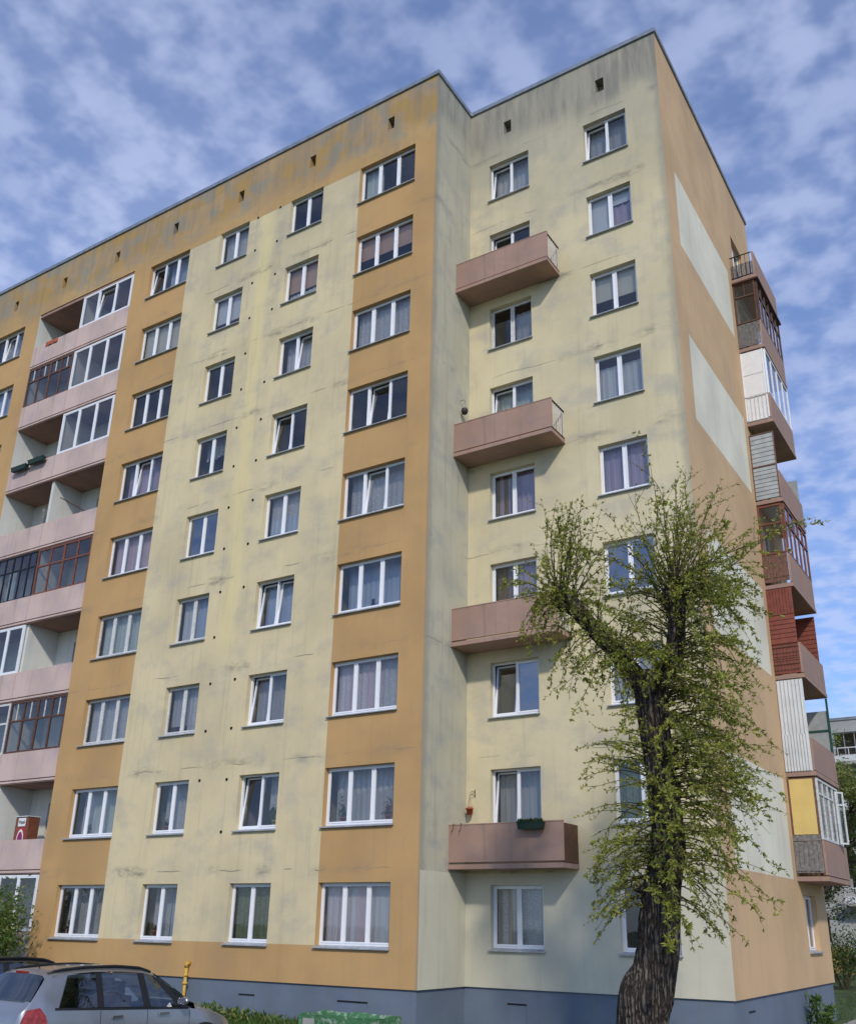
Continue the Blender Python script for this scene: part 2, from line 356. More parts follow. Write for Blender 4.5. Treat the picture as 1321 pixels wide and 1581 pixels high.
COLS = {'A': (-2.984, -0.818, 3), 'B': (-5.962, -4.532, 2), 'C': (-9.268, -7.874, 2), 'D': (-12.9215, -10.822, 3), 'F': (-22.61, -20.51, 3),
        'I': (-26.3, -24.9, 2), 'G': (0.7115, 2.135, 2), 'H': (4.033, 5.4255, 2)}
def zt(k): return Z1+FH*(k-1)
holesM, holesR = [], []
for c, (a, b_, n_) in COLS.items():
    for k in range(1, 10): (holesR if c in 'GH' else holesM).append((a, b_, zt(k)-HW, zt(k)))
VENTM = [-1.82, -5.12, -8.45, -11.8, -15.08, -18.3, -21.5, -24.8]
for x in VENTM: holesM.append((x-0.13, x+0.13, 26.6, 27.1, 0.3, 'paint_ochre_top', 1))
for x in (1.39, 4.65): holesR.append((x-0.14, x+0.14, 26.58, 27.1, 0.3, 'paint_cream', 1))
holesM.append((LX0, LX1, ZP, 25.70, 0.0))
OB = 1.66
def mM(u, z):
    if z > 25.44: return 'paint_ochre_top'
    if z < OB: return 'paint_ochre'
    if -10.83 < u < -3.0: return 'paint_yellow'
    return 'paint_ochre'
wall_sheet('wall', [XL, -10.83, -3.0, 0.0], [ZP, OB, 25.44, ZR], holesM, mM, ['paint_ochre', 'paint_ochre_top', 'paint_yellow'], lambda u, d, z: (u, d, z))
wall_sheet('wall', [0.0, D], [ZP, 3.36, ZR], [], lambda u, z: 'paint_cream_fresh' if z < 3.36 else 'paint_cream_side', ['paint_cream_fresh', 'paint_cream_side'], lambda u, d, z: (0.0, u, z))
wall_sheet('wall', [0.0, X2], [ZP, 3.36, ZR], holesR, lambda u, z: 'paint_cream_fresh' if z < 3.36 else 'paint_cream', ['paint_cream_fresh', 'paint_cream'], lambda u, d, z: (u, D+d, z))
GB0, GB1 = 8.85, 12.0
holesG = [(9.42, 10.85, zt(k)-HW, zt(k), 0.28) for k in range(1, 10)]
def mG(u, z):
    for zb in (3.46, 9.06, 14.9, 20.6):
        if 3.0 < u < 8.45 and zb < z < zb+2.66: return 'paint_gable_pale'
    return 'paint_gable_ochre'
gz = [ZP, ZR]
for zb in (3.46, 9.06, 14.9, 20.6): gz += [zb, zb+2.66]
wall_sheet('gable_wall', [D, 3.0, 8.45, YB], gz, holesG, mG, ['paint_gable_ochre', 'paint_gable_pale'], lambda u, d, z: (X2-d, u, z))
b = MB(); b.quad((X2, YB, ZP), (XL, YB, ZP), (XL, YB, ZR), (X2, YB, ZR)); b.quad((X2-.05, YB-.05, GZ), (XL, YB-.05, GZ), (XL, YB-.05, ZP+.01), (X2-.05, YB-.05, ZP+.01)); b.quad((XL, YB, GZ), (XL, 0, GZ), (XL, 0, ZR), (XL, YB, ZR)); b.build('rear_wall', 'paint_ochre', bld)
b = MB(); b.quad((XL, 0, ZR), (0, 0, ZR), (0, YB, ZR), (XL, YB, ZR)); b.quad((0, D, ZR), (X2, D, ZR), (X2, YB, ZR), (0, YB, ZR)); b.build('roof', 'zinc', bld)
# plinth, set back 5 cm under the plaster edge
b = MB(); s_ = 0.05
b.quad((XL, s_, GZ-0.3), (-s_, s_, GZ-0.3), (-s_, s_, ZP+.02), (XL, s_, ZP+.02)); b.quad((-s_, s_, GZ-.3), (-s_, D+s_, GZ-.3), (-s_, D+s_, ZP+.02), (-s_, s_, ZP+.02))
b.quad((-s_, D+s_, GZ-.3), (X2-s_, D+s_, GZ-.3), (X2-s_, D+s_, ZP+.02), (-s_, D+s_, ZP+.02)); b.quad((X2-s_, D+s_, GZ-.3), (X2-s_, YB-s_, GZ-.3), (X2-s_, YB-s_, ZP+.02), (X2-s_, D+s_, ZP+.02))
b.build('plinth', 'plinth_blue', bld)
b = MB()   # plaster bottom edge
b.quad((XL, 0, ZP), (0, 0, ZP), (-s_, s_, ZP), (XL, s_, ZP)); b.quad((0, 0, ZP), (0, D, ZP), (-s_, D+s_, ZP), (-s_, s_, ZP)); b.quad((0, D, ZP), (X2, D, ZP), (X2-s_, D+s_, ZP), (-s_, D+s_, ZP)); b.quad((X2, D, ZP), (X2, YB, ZP), (X2-s_, YB, ZP), (X2-s_, D+s_, ZP))
b.build('plaster_edge', 'concrete', bld)
# sheet-metal roof edge
for nm, q in (('main', (XL, 0.055, -0.055, 0.1)), ('side', (-0.1, 0.055, 0.1, D-0.055)), ('right', (0.056, X2+0.055, D-0.055, D+0.1)), ('gable', (X2-0.1, X2+0.055, D+0.101, YB+0.05))):
    MB().box(q[0], q[1], q[2], q[3], ZR-0.075, ZR+0.075).build('roof_flashing', 'zinc', bld)
for (p0, p1, y_) in ((-5.33, -4.85, s_), (-2.23, -1.39, s_), (1.15, 1.62, D+s_), (-9.6, -9.1, s_)):
    MB().box(p0, p1, y_-0.015, y_+0.01, 0.0, 0.45).build('hatch', 'plinth_blue', bld)
    MB().box(p0-0.01, p1+0.01, y_-0.03, y_+0.01, 0.455, 0.485).build('hatch_lintel', 'black_iron', bld)
for (p0, p1) in ((3.2, 3.6), (9.7, 10.05)):
    MB().box(X2-s_-0.01, X2-s_+0.015, p0, p1, -0.02, 0.5).build('hatch', 'plinth_blue', bld)
    MB().box(X2-s_-0.01, X2-s_+0.03, p0-0.01, p1+0.01, 0.505, 0.53).build('hatch_lintel', 'black_iron', bld)
# little ventilation pipes in two rows
mh = MB().lathe([(0.042, 0), (0.042, 0.015), (0.03, 0.016), (0.028, 0.004)], 10)
mhm = mh.mesh('vent_pipe', 'hole_black')
for x in (-6.43, -7.43):
    for k in range(16):
        if (x < -7 and k == 0) or k in (4, 11) and x > -7: continue
        o = link('vent_pipe', mhm, bld, (x+rnd.uniform(-.04, .04), -0.001, 4.44+1.4*k+rnd.uniform(-.03, .03))); o.rotation_euler.x = R(90)

# ---- windows
def frame_mesh(w_, h_, n_, fb=0.045):
    b = MB(); y0, y1 = 0.150, 0.210
    b.box(0, fb, y0, y1, 0, h_); b.box(w_-fb, w_, y0, y1, 0, h_); b.box(fb, w_-fb, y0, y1, 0, fb); b.box(fb, w_-fb, y0, y1, h_-fb, h_)
    for i in range(1, n_):
        x = w_*i/n_; b.box(x-0.024, x+0.024, y0, y1, fb, h_-fb)
    return b
def lights(w_, n_, fb=0.045):
    r_ = []
    for i in range(n_):
        a = fb if i == 0 else w_*i/n_+0.024; c = w_-fb if i == n_-1 else w_*(i+1)/n_-0.024; r_.append((a, c))
    return r_
def curtain_mesh(w_, z0, z1, amp=0.03, waves=7, seed=0, n=56, gather=0.0):
    b = MB(); rr_ = random.Random(seed); ph = [rr_.uniform(0, 6.28) for _ in range(4)]
    pts = []
    for i in range(n+1):
        t = i/n; pts.append((t*w_, amp*(math.sin(t*waves*6.28+ph[0])+0.5*math.sin(t*waves*2.3*6.28+ph[1])+0.4*math.sin(t*3*6.28+ph[2]))))
    for i in range(n):
        (xa, ya), (xb, yb) = pts[i], pts[i+1]
        za = z0+gather*abs(math.sin(i/n*9.42)); zb_ = z0+gather*abs(math.sin((i+1)/n*9.42))
        b.quad((xa, ya, za), (xb, yb, zb_), (xb, yb*0.5, z1), (xa, ya*0.5, z1))
    return b
wid = [0]
def make_window(loc, w_, h_, n_, rotz=0.0, tilt=(), cur=(), style='pvc_white', board=False, glass='glass', roomd=2.2, sill=True):
    """cur: list of (kind, first light, last light, z0 fraction, z1 fraction)"""
    wid[0] += 1
    zs = 0.045; hh = h_-zs
    f = link('window', cached(('wf', round(w_, 3), round(h_, 3), n_, style), lambda: frame_mesh(w_, hh, n_).mesh('window_frame', style)), bld, (loc[0], loc[1], loc[2]), rotz)
    f.data = f.data
    # frame sits above the sill
    for i, (a, c) in enumerate(lights(w_, n_)):
        sw, sh = c-a, hh-0.092; sb = 0.04
        def sm():
            b = MB(); b.box(0, sb, 0, 0.055, 0, sh); b.box(sw-sb, sw, 0, 0.055, 0, sh); b.box(sb, sw-sb, 0, 0.055, 0, sb); b.box(sb, sw-sb, 0, 0.055, sh-sb, sh); return b.mesh('sash', style)
        def pm():
            b = MB(); b.quad((sb, 0.028, sb), (sw-sb, 0.028, sb), (sw-sb, 0.028, sh-sb), (sb, 0.028, sh-sb)); return b.mesh('pane', glass)
        y_ = 0.138; rx = -0.105 if i in tilt else 0.0
        if i in tilt: y_ = 0.160
        s1 = link('sash', cached(('sash', round(sw, 3), round(sh, 3), style), sm), f, (a+0.001, y_, 0.046), None, rx)
        link('pane', cached(('pane', round(sw, 3), round(sh, 3), glass), pm), f, (a+0.001, y_, 0.046), None, rx)
    if sill:
        b = MB(); b.quad((-0.04, -0.075, -0.05), (w_+0.03, -0.075, -0.05), (w_+0.0, 0.155, 0.0), (0.0, 0.155, 0.0))
        b.quad((-0.04, -0.075, -0.075), (w_+0.03, -0.075, -0.075), (w_+0.03, -0.075, -0.05), (-0.04, -0.075, -0.05))
        b.quad((-0.04, 0.0, -0.075), (w_+0.03, 0.0, -0.075), (w_+0.03, -0.075, -0.075), (-0.04, -0.075, -0.075))
        b.quad((-0.04, -0.075, -0.075), (-0.04, -0.075, -0.05), (-0.04, 0.0, -0.03), (-0.04, 0.0, -0.075)); b.quad((w_+.03, -0.075, -0.05), (w_+.03, -0.075, -0.075), (w_+.03, 0.0, -0.075), (w_+.03, 0.0, -0.03))
        link('sill', cached(('sill', round(w_, 3)), lambda: b.mesh('sill', 'sill_metal')), f)
    if board: MB().box(0.0, w_, 0.27, 0.50, 0.02, 0.05).build('window_board', 'pvc_white', f)
    link('room_interior', cached(('room', round(w_, 3), round(h_, 3), roomd), lambda: MB().inbox(-0.35, w_+0.35, 0.28, roomd, -0.6, h_+0.25).mesh('room_interior', 'room_wall')), f)
    for (kind, i0, i1, f0, f1) in cur:
        x0 = w_*i0/n_+(0.03 if i0 == 0 else 0.0); x1 = w_*(i1+1)/n_-(0.03 if i1 == n_-1 else 0)
        z0, z1 = hh*f0, hh*f1+0.04
        if kind.startswith('blind'): o = MB().box(x0, x1, 0.29, 0.296, z0, z1).build('blind', kind, f)
        else: o = curtain_mesh(x1-x0, z0, z1, 0.02, max(3, int((x1-x0)*6)), wid[0]*7+i0, 56, 0.12 if f0 > 0.2 else 0).build('curtain', kind, f, False, (x0, 0.54 if board else (0.47 if tilt else 0.35), 0))
    return f
W, Lc, B_, V_, Pk, Gn, Gy, Be, Mi, Br = 'cur_white', 'cur_lace', 'cur_blue', 'cur_violet', 'cur_pink', 'cur_green', 'cur_grey', 'cur_beige', 'cur_mint', 'cur_brown'
BP, BC, BW = 'blind_peach', 'blind_cream', 'blind_white'
def full(k, n_): return [(k, 0, n_-1, 0.02, 1.0)]
SPEC = {   # (column, storey): tilted lights, curtains, frame, board
 'A9': ((), [(Mi, 0, 0, 0, 1)]), 'A8': ((), [(BP, 0, 2, .45, 1)]), 'A7': ((), full(Lc, 3)), 'A6': ((1,), []), 'A5': ((1,), [(Lc, 0, 2, 0, 1)]), 'A4': ((), full(B_, 3), 'pvc_white', True),
 'A3': ((), [(Lc, 0, 2, 0, 1), (Pk, 0, 1, 0, 1)]), 'A2': ((), [(Gy, 0, 2, 0, 1), (Lc, 0, 2, .55, 1)], 'pvc_white', True), 'A1': ((), [(W, 0, 2, 0, 1), (Pk, 0, 1, 0, 1)]),
 'B9': ((), []), 'B8': ((), [(BP, 0, 1, .35, 1), (W, 0, 1, 0, .3)]), 'B7': ((1,), [(W, 0, 0, 0, 1), (Lc, 1, 1, 0, 1)]), 'B6': ((0,), [], 'pvc_white', True), 'B5': ((), [(Lc, 0, 1, 0, 1), (B_, 0, 1, 0, .45)]),
 'B4': ((0, 1), full(B_, 2)), 'B3': ((0,), full(Gy, 2)), 'B2': ((0,), [(Lc, 1, 1, .35, 1)], 'pvc_white', True), 'B1': ((), full(Gn, 2)),
 'C9': ((), full(Lc, 2)), 'C8': ((), [(BW, 0, 1, .3, 1)]), 'C7': ((), []), 'C6': ((), [(Lc, 0, 1, .55, 1)], 'pvc_white', True), 'C5': ((), [], 'pvc_white', False, 'glass_blue'), 'C4': ((), [(W, 0, 0, 0, 1), (B_, 1, 1, 0, 1)], 'wood_white'),
 'C3': ((), [(Gy, 0, 1, .2, 1), (Lc, 1, 1, .1, 1)], 'wood_white'), 'C2': ((), full(Lc, 2), 'pvc_white', True), 'C1': ((), [(Lc, 0, 0, 0, 1), (B_, 1, 1, 0, 1)], 'pvc_white', True),
 'D9': ((0,), [(B_, 1, 2, 0, 1)]), 'D8': ((), [(BC, 0, 2, .2, 1)]), 'D7': ((), []), 'D6': ((1,), full(V_, 3)), 'D5': ((), full(Pk, 3)), 'D4': ((), full(Mi, 3), 'wood_white'),
 'D3': ((), full(Lc, 3), 'wood_white'), 'D2': ((), [(W, 0, 0, 0, 1), (Mi, 1, 2, 0, 1)], 'pvc_white', True), 'D1': ((), full(Lc, 3), 'pvc_white', True),
 'G9': ((0,), full(W, 2)), 'G8': ((0,), []), 'G7': ((), [(Gy, 1, 1, 0, .8)], 'wood_white'), 'G6': ((0,), [(Mi, 0, 1, 0, 1)]), 'G5': ((), [(Br, 0, 0, 0, 1), (V_, 0, 1, 0, 1)]), 'G4': ((), [(Br, 0, 0, 0, 1), (V_, 1, 1, 0, 1)]),
 'G3': ((0,), [], 'pvc_white', False, 'glass_blue'), 'G2': ((0,), full(Gy, 2)), 'G1': ((), [(Be, 0, 0, 0, 1), (Lc, 0, 1, 0, 1)]),
 'H9': ((0,), full(Gy, 2)), 'H8': ((), [(BW, 0, 0, 0, 1), (BW, 1, 1, .7, 1), (V_, 1, 1, 0, 1)]), 'H7': ((), [(BC, 0, 1, .4, 1)]), 'H6': ((), [(W, 0, 1, 0, .8)]), 'H5': ((), full(V_, 2)),
 'H4': ((), [], 'pvc_white', False, 'glass_blue'), 'H3': ((), full(W, 2)), 'H2': ((), full(Gn, 2)), 'H1': ((), []), 'F9': ((1,), full(Lc, 3)), 'F8': ((), full(B_, 3))}
WIN = {}
for c, (a, b_, n_) in COLS.items():
    for k in range(1, 10):
        sp = SPEC.get(c+str(k), ((), [(rnd.choice([W, Lc, Gy]), 0, n_-1, 0, 1)]))
        WIN[c+str(k)] = make_window((a, D if c in 'GH' else 0.0, zt(k)-HW+0.045), b_-a, HW, n_, 0.0, sp[0], sp[1], sp[2] if len(sp) > 2 else 'pvc_white', sp[3] if len(sp) > 3 else False, sp[4] if len(sp) > 4 else 'glass')
for k in range(1, 10):
    make_window((X2, 9.42, zt(k)-HW+0.045), 1.43, HW, 2, R(90), (), full(rnd.choice([W, Lc, Gy]), 2), 'pvc_white')

# ---- balconies in the recess
def bar_quad(b, x0, x1, y0, y1, z0, z1): b.box(x0, x1, y0, y1, z0, z1)
SB = 3.43
BX1, BY0 = 3.09, 1.22
for k in (2, 4, 6, 8):
    z0 = SB+FH*(k-2)
    e = empty('balcony', (0, 0, z0), 0, bld)
    b = MB(); b.box(0.004, BX1, BY0, D-0.003, 0.0, 0.11); b.build('slab', 'paint_rose', e)
    b = MB(); b.box(0.004, BX1-0.004, BY0+0.03, BY0+0.09, 0.16, 1.03); b.build('parapet', 'paint_rose', e)
    MB().box(0.004, BX1, BY0+0.02, BY0+0.10, 1.031, 1.055).build('parapet_cap', 'paint_rose', e)
    if k == 2:
        MB().box(BX1-0.035, BX1-0.005, BY0+0.10, D-0.01, 0.115, 1.0).build('side_panel', 'wood_brown', e)
    else:
        MB().box(BX1-0.05, BX1-0.01, BY0+0.10, D, 0.99, 1.03).build('handrail', 'black_iron', e)
        MB().box(BX1-0.05, BX1-0.01, BY0+0.10, D, 0.15, 0.18).build('bottom_rail', 'black_iron', e)
        for i in range(6):
            y = BY0+0.2+i*0.12; MB().box(BX1-0.038, BX1-0.022, y, y+0.016, 0.18, 0.99).build('baluster', 'rail_white', e)

# ---- double loggia bay on the main front
LD = 1.35
b = MB(); b.cur = 0
b.quad((LX0, 0, ZP), (LX0, LD, ZP), (LX0, LD, 25.7), (LX0, 0, 25.7)); b.quad((LX1, LD, ZP), (LX1, 0, ZP), (LX1, 0, 25.7), (LX1, LD, 25.7))
b.build('loggia_side_wall', 'plaster_white', bld)
lh = []
for k in range(1, 10):
    zf = SB+FH*(k-2)+0.13
    for xa in (LX0+0.75, LXM+1.0): lh.append((xa, xa+1.35, zf+0.75, zf+2.2))
wall_sheet('loggia_back_wall', [LX0, LX1], [ZP, 25.7], lh, lambda u, z: 'plaster_white', ['plaster_white'], lambda u, d, z: (u, LD+d, z))
for (xa, xb, za, zb) in lh: make_window((xa, LD, za), xb-xa, zb-za, 2, 0, (), [(rnd.choice([W, Gy, Lc]), 0, 1, 0, 1)], rnd.choice(['wood_white', 'wood_brown', 'pvc_white']), False, 'glass', 2.0, False)
MB().box(LXM-0.07, LXM+0.07, 0.11, LD-0.002, ZP, 25.69).build('loggia_partition', 'plaster_white', bld)
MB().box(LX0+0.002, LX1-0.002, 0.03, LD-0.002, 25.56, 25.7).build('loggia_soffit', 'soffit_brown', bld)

def grid_glazing(e, x0, x1, z0, z1, cols, upper, mat, y=0.03, bar=0.05, thin=0.028, tiltcol=None, panes=True, sub=1, glass='glass'):
    """glazed screen: posts, transom, glazing bars and panes; upper = transom height fraction or None"""
    b = MB(); b.box(x0, x0+bar, y, y+0.06, z0, z1); b.box(x1-bar, x1, y, y+0.06, z0, z1); b.box(x0+bar, x1-bar, y, y+0.06, z0, z0+bar); b.box(x0+bar, x1-bar, y, y+0.06, z1-bar, z1)
    b.build('glazing_frame', mat, e)
    zt_ = z0+(z1-z0)*upper if upper else None
    if upper: MB().box(x0+bar, x1-bar, y+.002, y+.058, zt_-bar/2, zt_+bar/2).build('transom', mat, e)
    n = cols
    for i in range(1, n):
        x = x0+(x1-x0)*i/n; t = bar*0.7 if i % max(1, n//2) == 0 or n <= 3 else thin
        if upper:
            MB().box(x-t, x+t, y+.004, y+.055, z0+bar, zt_-bar/2).build('mullion', mat, e); MB().box(x-t, x+t, y+.004, y+.055, zt_+bar/2, z1-bar).build('mullion', mat, e)
        else: MB().box(x-t, x+t, y+.004, y+.055, z0+bar, z1-bar).build('mullion', mat, e)
    if upper and sub > 1:
        for i in range(n*sub):
            if i % sub == 0: continue
            x = x0+(x1-x0)*i/(n*sub); MB().box(x-0.014, x+0.014, y+.01, y+.05, zt_+bar/2, z1-bar).build('glazing_bar', 'wood_white', e)
    for i in range(n):
        xa, xb = x0+(x1-x0)*i/n, x0+(x1-x0)*(i+1)/n
        xa = max(xa, x0+bar); xb = min(xb, x1-bar)
        rows = [(z0+bar, zt_-bar/2), (zt_+bar/2, z1-bar)] if upper else [(z0+bar, z1-bar)]
        for za, zb in rows:
            o = MB().quad((xa, 0, 0), (xb, 0, 0), (xb, 0, zb-za), (xa, 0, zb-za)).build('pane', glass, e, False, (0, y+0.03, za))
            if tiltcol == i and za < z0+0.2:
                o.rotation_euler.x = -0.10
                sb_ = MB(); hh = zb-za; sb_.box(xa+.03, xa+.08, -.03, .03, 0, hh); sb_.box(xb-.08, xb-.03, -.03, .03, 0, hh); sb_.box(xa+.08, xb-.08, -.03, .03, 0, .05); sb_.box(xa+.08, xb-.08, -.03, .03, hh-.05, hh)
                q = sb_.build('sash', mat, e, False, (0, y+0.03, za)); q.rotation_euler.x = -0.10
            elif n <= 3 and mat == 'pvc_white':
                sb_ = MB(); hh = zb-za; sb_.box(xa+.03, xa+.065, -.025, .025, 0, hh); sb_.box(xb-.065, xb-.03, -.025, .025, 0, hh); sb_.box(xa+.065, xb-.065, -.025, .025, 0, .035); sb_.box(xa+.065, xb-.065, -.025, .025, hh-.035, hh)
                sb_.build('sash', mat, e, False, (0, y+0.03, za))
LOG = {9: ('open', 'pvc_t'), 8: ('brown', 'pvc'), 7: ('open', 'pvc'), 6: ('open', 'open'), 5: ('dark', 'red'), 4: ('pvc', 'open'), 3: ('old', 'grey'), 2: ('pvc', 'open'), 1: ('pvc', 'pvc')}
for k in range(1, 10):
    zf = SB+FH*(k-2) if k > 1 else ZP
    for side in (0, 1):
        e = empty('loggia', (0, 0, zf), 0, bld)
        x0, x1 = (LX0+0.002, LXM-0.012) if side == 0 else (LXM+0.012, LX1-0.002)
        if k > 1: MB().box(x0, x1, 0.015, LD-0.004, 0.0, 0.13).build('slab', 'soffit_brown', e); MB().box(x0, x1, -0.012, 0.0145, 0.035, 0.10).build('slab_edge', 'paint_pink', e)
        ph = 1.03 if k > 1 else 1.0
        MB().box(x0, x1, -0.02, 0.07, 0.135 if k > 1 else 0.0, ph).build('parapet', 'paint_pink', e)
        t = LOG[k][side]; z1 = FH-0.03 if k > 1 else SB-ZP-0.03
        if k == 9: z1 = 25.55-zf
        if t.startswith('pvc'): grid_glazing(e, x0+.01, x1-.01, ph+0.005, z1, 3, None, 'pvc_white', 0.0, 0.055, 0.04, 1 if t == 'pvc_t' else None)
        elif t == 'brown': grid_glazing(e, x0+.01, x1-.01, ph+0.005, z1, 4, 0.66, 'wood_mid', 0.0, 0.07, 0.025, None, True, 2)
        elif t == 'red': grid_glazing(e, x0+.01, x1-.01, ph+0.005, z1, 4, 0.62, 'wood_red', 0.0, 0.06, 0.03)
        elif t == 'dark': grid_glazing(e, x0+.01, x1-.01, ph+0.005, z1, 6, 0.66, 'black_iron', 0.0, 0.04, 0.02, None, True, 1); MB().box(x0+.9, x0+1.3, .25, .27, ph, z1-.5).build('curtain', 'cur_mint', e)
        elif t == 'grey': grid_glazing(e, x0+.01, x1-.01, ph+0.005, z1, 4, 0.62, 'wood_brown', 0.0, 0.06, 0.03, None, True, 2)
        elif t == 'old': grid_glazing(e, x0+.01, x1-.01, ph+0.005, z1, 3, 0.6, 'wood_white', 0.0, 0.07, 0.04)

# ---- balcony stack on the gable: local x = along +y, local -y = outward (+x)
BD = 0.83; BL = GB1-GB0
def gb(k): return empty('balcony', (X2, GB0, SB+FH*(k-2)), R(90), bld)
def gframe(e, x0, x1, z0, z1, cols, upper, mat, yo): grid_glazing(e, x0, x1, z0, z1, cols, upper, mat, yo, 0.06, 0.03)
def side_panel_pts(b, xa, xb, za, zb, y0, y1): b.box(xa, xb, y0, y1, za, zb)
for k in range(2, 10):
    e = gb(k); S = FH
    MB().box(0, BL, -BD, -0.003, 0, 0.12).build('slab', 'paint_rose', e)
    MB().box(0.02, BL-0.004, -BD+0.02, -BD+0.08, 0.15, 1.06).build('parapet', 'paint_rose', e)
    ya, yb = -BD+0.085, -0.006        # the short side facing the street, at local x ~ 0
    def side_glaze(z0, z1, mat, transom, bars=1):
        b = MB(); t = 0.055
        b.box(0.0, t, ya, ya+t, z0, z1); b.box(0.0, t, yb-t, yb, z0, z1); b.box(0, t, ya+t, yb-t, z0, z0+t); b.box(0, t, ya+t, yb-t, z1-t, z1); b.build('glazing_frame', mat, e)
        zt_ = z0+(z1-z0)*transom; MB().box(0.002, t-.002, ya+t, yb-t, zt_-.025, zt_+.025).build('transom', mat, e)
        if bars: MB().box(0.01, t-.01, (ya+yb)/2-.012, (ya+yb)/2+.012, zt_+.025, z1-t).build('glazing_bar', mat, e)
        for za, zb in ((z0+t, zt_-.025), (zt_+.025, z1-t)): MB().quad((0.03, yb-t, za), (0.03, ya+t, za), (0.03, ya+t, zb), (0.03, yb-t, zb)).build('pane', 'glass', e)
    def rail(z0, z1, n, mat='rail_white'):
        MB().box(0.0, 0.03, ya, yb, z1-.03, z1).build('handrail', mat, e); MB().box(0.0, 0.03, ya, yb, z0, z0+.03).build('bottom_rail', mat, e)
        for i in range(n):
            y = ya+(yb-ya)*(i+0.5)/n; MB().box(0.008, 0.022, y-.008, y+.008, z0+.03, z1-.03).build('baluster', mat, e)
    def boards(z0, z1, n, mat, x=0.0, jit=0.01):
        for i in range(n):
            a = ya+(yb-ya)*i/n; c = ya+(yb-ya)*(i+1)/n; j = rnd.uniform(-jit, jit)
            MB().box(x+j*0.5, x+0.02+j*0.5, a+.004, c-.004, z0+rnd.uniform(0, jit), z1-rnd.uniform(0, jit)).build('board', mat, e)
    def laps(z0, z1, n, mat, x=0.0, yy=None):
        y0_, y1_ = yy or (ya, yb)
        for i in range(n):
            a = z0+(z1-z0)*i/n; c = z0+(z1-z0)*(i+1)/n
            b = MB(); b.quad((x-0.022, y1_, a), (x-0.022, y0_, a), (x-0.004, y0_, c), (x-0.004, y1_, c)); b.quad((x, y1_, a), (x, y0_, a), (x-.022, y0_, a), (x-.022, y1_, a)); b.quad((x+.01, y0_, a), (x+.01, y1_, a), (x+.01, y1_, c), (x+.01, y0_, c)); b.build('slat', mat, e)
    def corrugated(z0, z1, mat, x=-0.01, n=7):
        b = MB(); m = n*6
        for i in range(m):
            f_ = lambda q: x+0.016*(1 if (q/6.0) % 1 < 0.62 else -1)
            a = ya+(yb-ya)*i/m; c = ya+(yb-ya)*(i+1)/m
            b.quad((f_(i+1), c, z0), (f_(i), a, z0), (f_(i), a, z1), (f_(i+1), c, z1))
        b.build('corrugated_sheet', mat, e)
    if k == 9:
        rail(0.15, 1.06, 5, 'black_iron'); boards(0.16, 0.72, 26, 'wood_grey', 0.035, 0.03)
    elif k == 8:
        side_glaze(1.08, S-.1, 'wood_brown', 0.66); boards(0.16, 1.06, 26, 'wood_grey', 0.0, 0.02); gframe(e, 0.06, BL, 1.08, S-.1, 6, 0.66, 'wood_brown', -BD+0.02)
        MB().box(-0.06, BL+0.05, -BD-0.06, -0.004, S-.098, S-.06).build('canopy', 'wood_brown', e)
    elif k == 7:
        for za, zb in ((1.08, 1.86), (1.88, S-.06)): MB().box(0.01, 0.04, ya+.05, yb-.05, za, zb).build('infill_panel', 'panel_white', e)
        b = MB(); b.box(0, .05, ya, ya+.05, 0.15, S-.05); b.box(0, .05, yb-.05, yb, .15, S-.05); b.build('post', 'pvc_white', e)
        MB().box(0.03, 0.05, ya+.05, yb-.05, 0.15, 1.07).build('infill_panel', 'panel_white', e); rail(0.16, 1.06, 6)
        gframe(e, 0.06, BL, 1.08, S-.05, 4, None, 'pvc_white', -BD+0.02)
    elif k == 6:
        MB().box(0.012, 0.03, ya, yb, 0.15, 2.42).build('backing_board', 'sheet_grey', e); laps(1.3, 2.42, 7, 'sheet_grey'); laps(0.16, 1.28, 8, 'sheet_grey')
        b = MB(); b.box(-.03, 0.0, ya-.03, ya, .14, 2.45); b.box(-.03, 0, yb-.028, yb+.002, .14, 2.45); b.box(-.035, 0.01, ya, yb-.03, 1.27, 1.31); b.box(-.03, 0.0, ya, yb-.03, 2.42, 2.45); b.build('screen_frame', 'board_brown', e)
        MB().box(BL-.04, BL-.01, ya, yb, .15, 2.0).build('end_screen', 'sheet_grey', e)
    elif k == 5:
        side_glaze(1.1, S-.06, 'wood_red', 0.62, 0); boards(0.2, 1.08, 8, 'board_brown'); gframe(e, 0.06, BL, 1.08, S-.06, 5, 0.66, 'wood_red', -BD+0.02)
        MB().box(-.012, 0.03, ya, yb, 0.34, 0.37).build('rail', 'board_brown', e)
    elif k == 4:
        MB().box(0.02, 0.035, ya, yb, 0.15, S-.02).build('backing_board', 'siding_red', e)
        boards(1.95, S-.03, 8, 'siding_red', -0.01, 0.004); laps(1.1, 1.93, 6, 'siding_red'); laps(0.16, 1.06, 7, 'siding_red', 0.012)
        laps(0.16, S-.1, 17, 'siding_red', BL-.02, (-BD+.1, -.01)); MB().box(-.03, .02, ya, yb, 1.06, 1.1).build('rail', 'siding_red', e)
        for i in range(8):
            y = ya+(yb-ya)*(i+.5)/8; MB().box(-.024, -.014, y-.007, y+.007, .2, 1.05).build('trellis_bar', 'board_brown', e)
        for i in range(5):
            z = .28+.17*i; MB().box(-.034, -.025, ya, yb, z-.007, z+.007).build('trellis_bar', 'board_brown', e)
    elif k == 3:
        corrugated(1.16, S-.04, 'sheet_white'); corrugated(0.14, 1.18, 'sheet_white', -0.03, 9); MB().box(0.02, 0.03, ya, yb, .13, S-.03).build('backing_board', 'sheet_white', e)
        MB().box(BL-.06, BL-.01, -BD+.02, -BD+.08, 1.06, S-.02).build('post', 'green_paint', e); MB().box(BL-.055, BL-.015, -BD+.08, -.01, 1.75, 1.81).build('rail', 'green_paint', e)
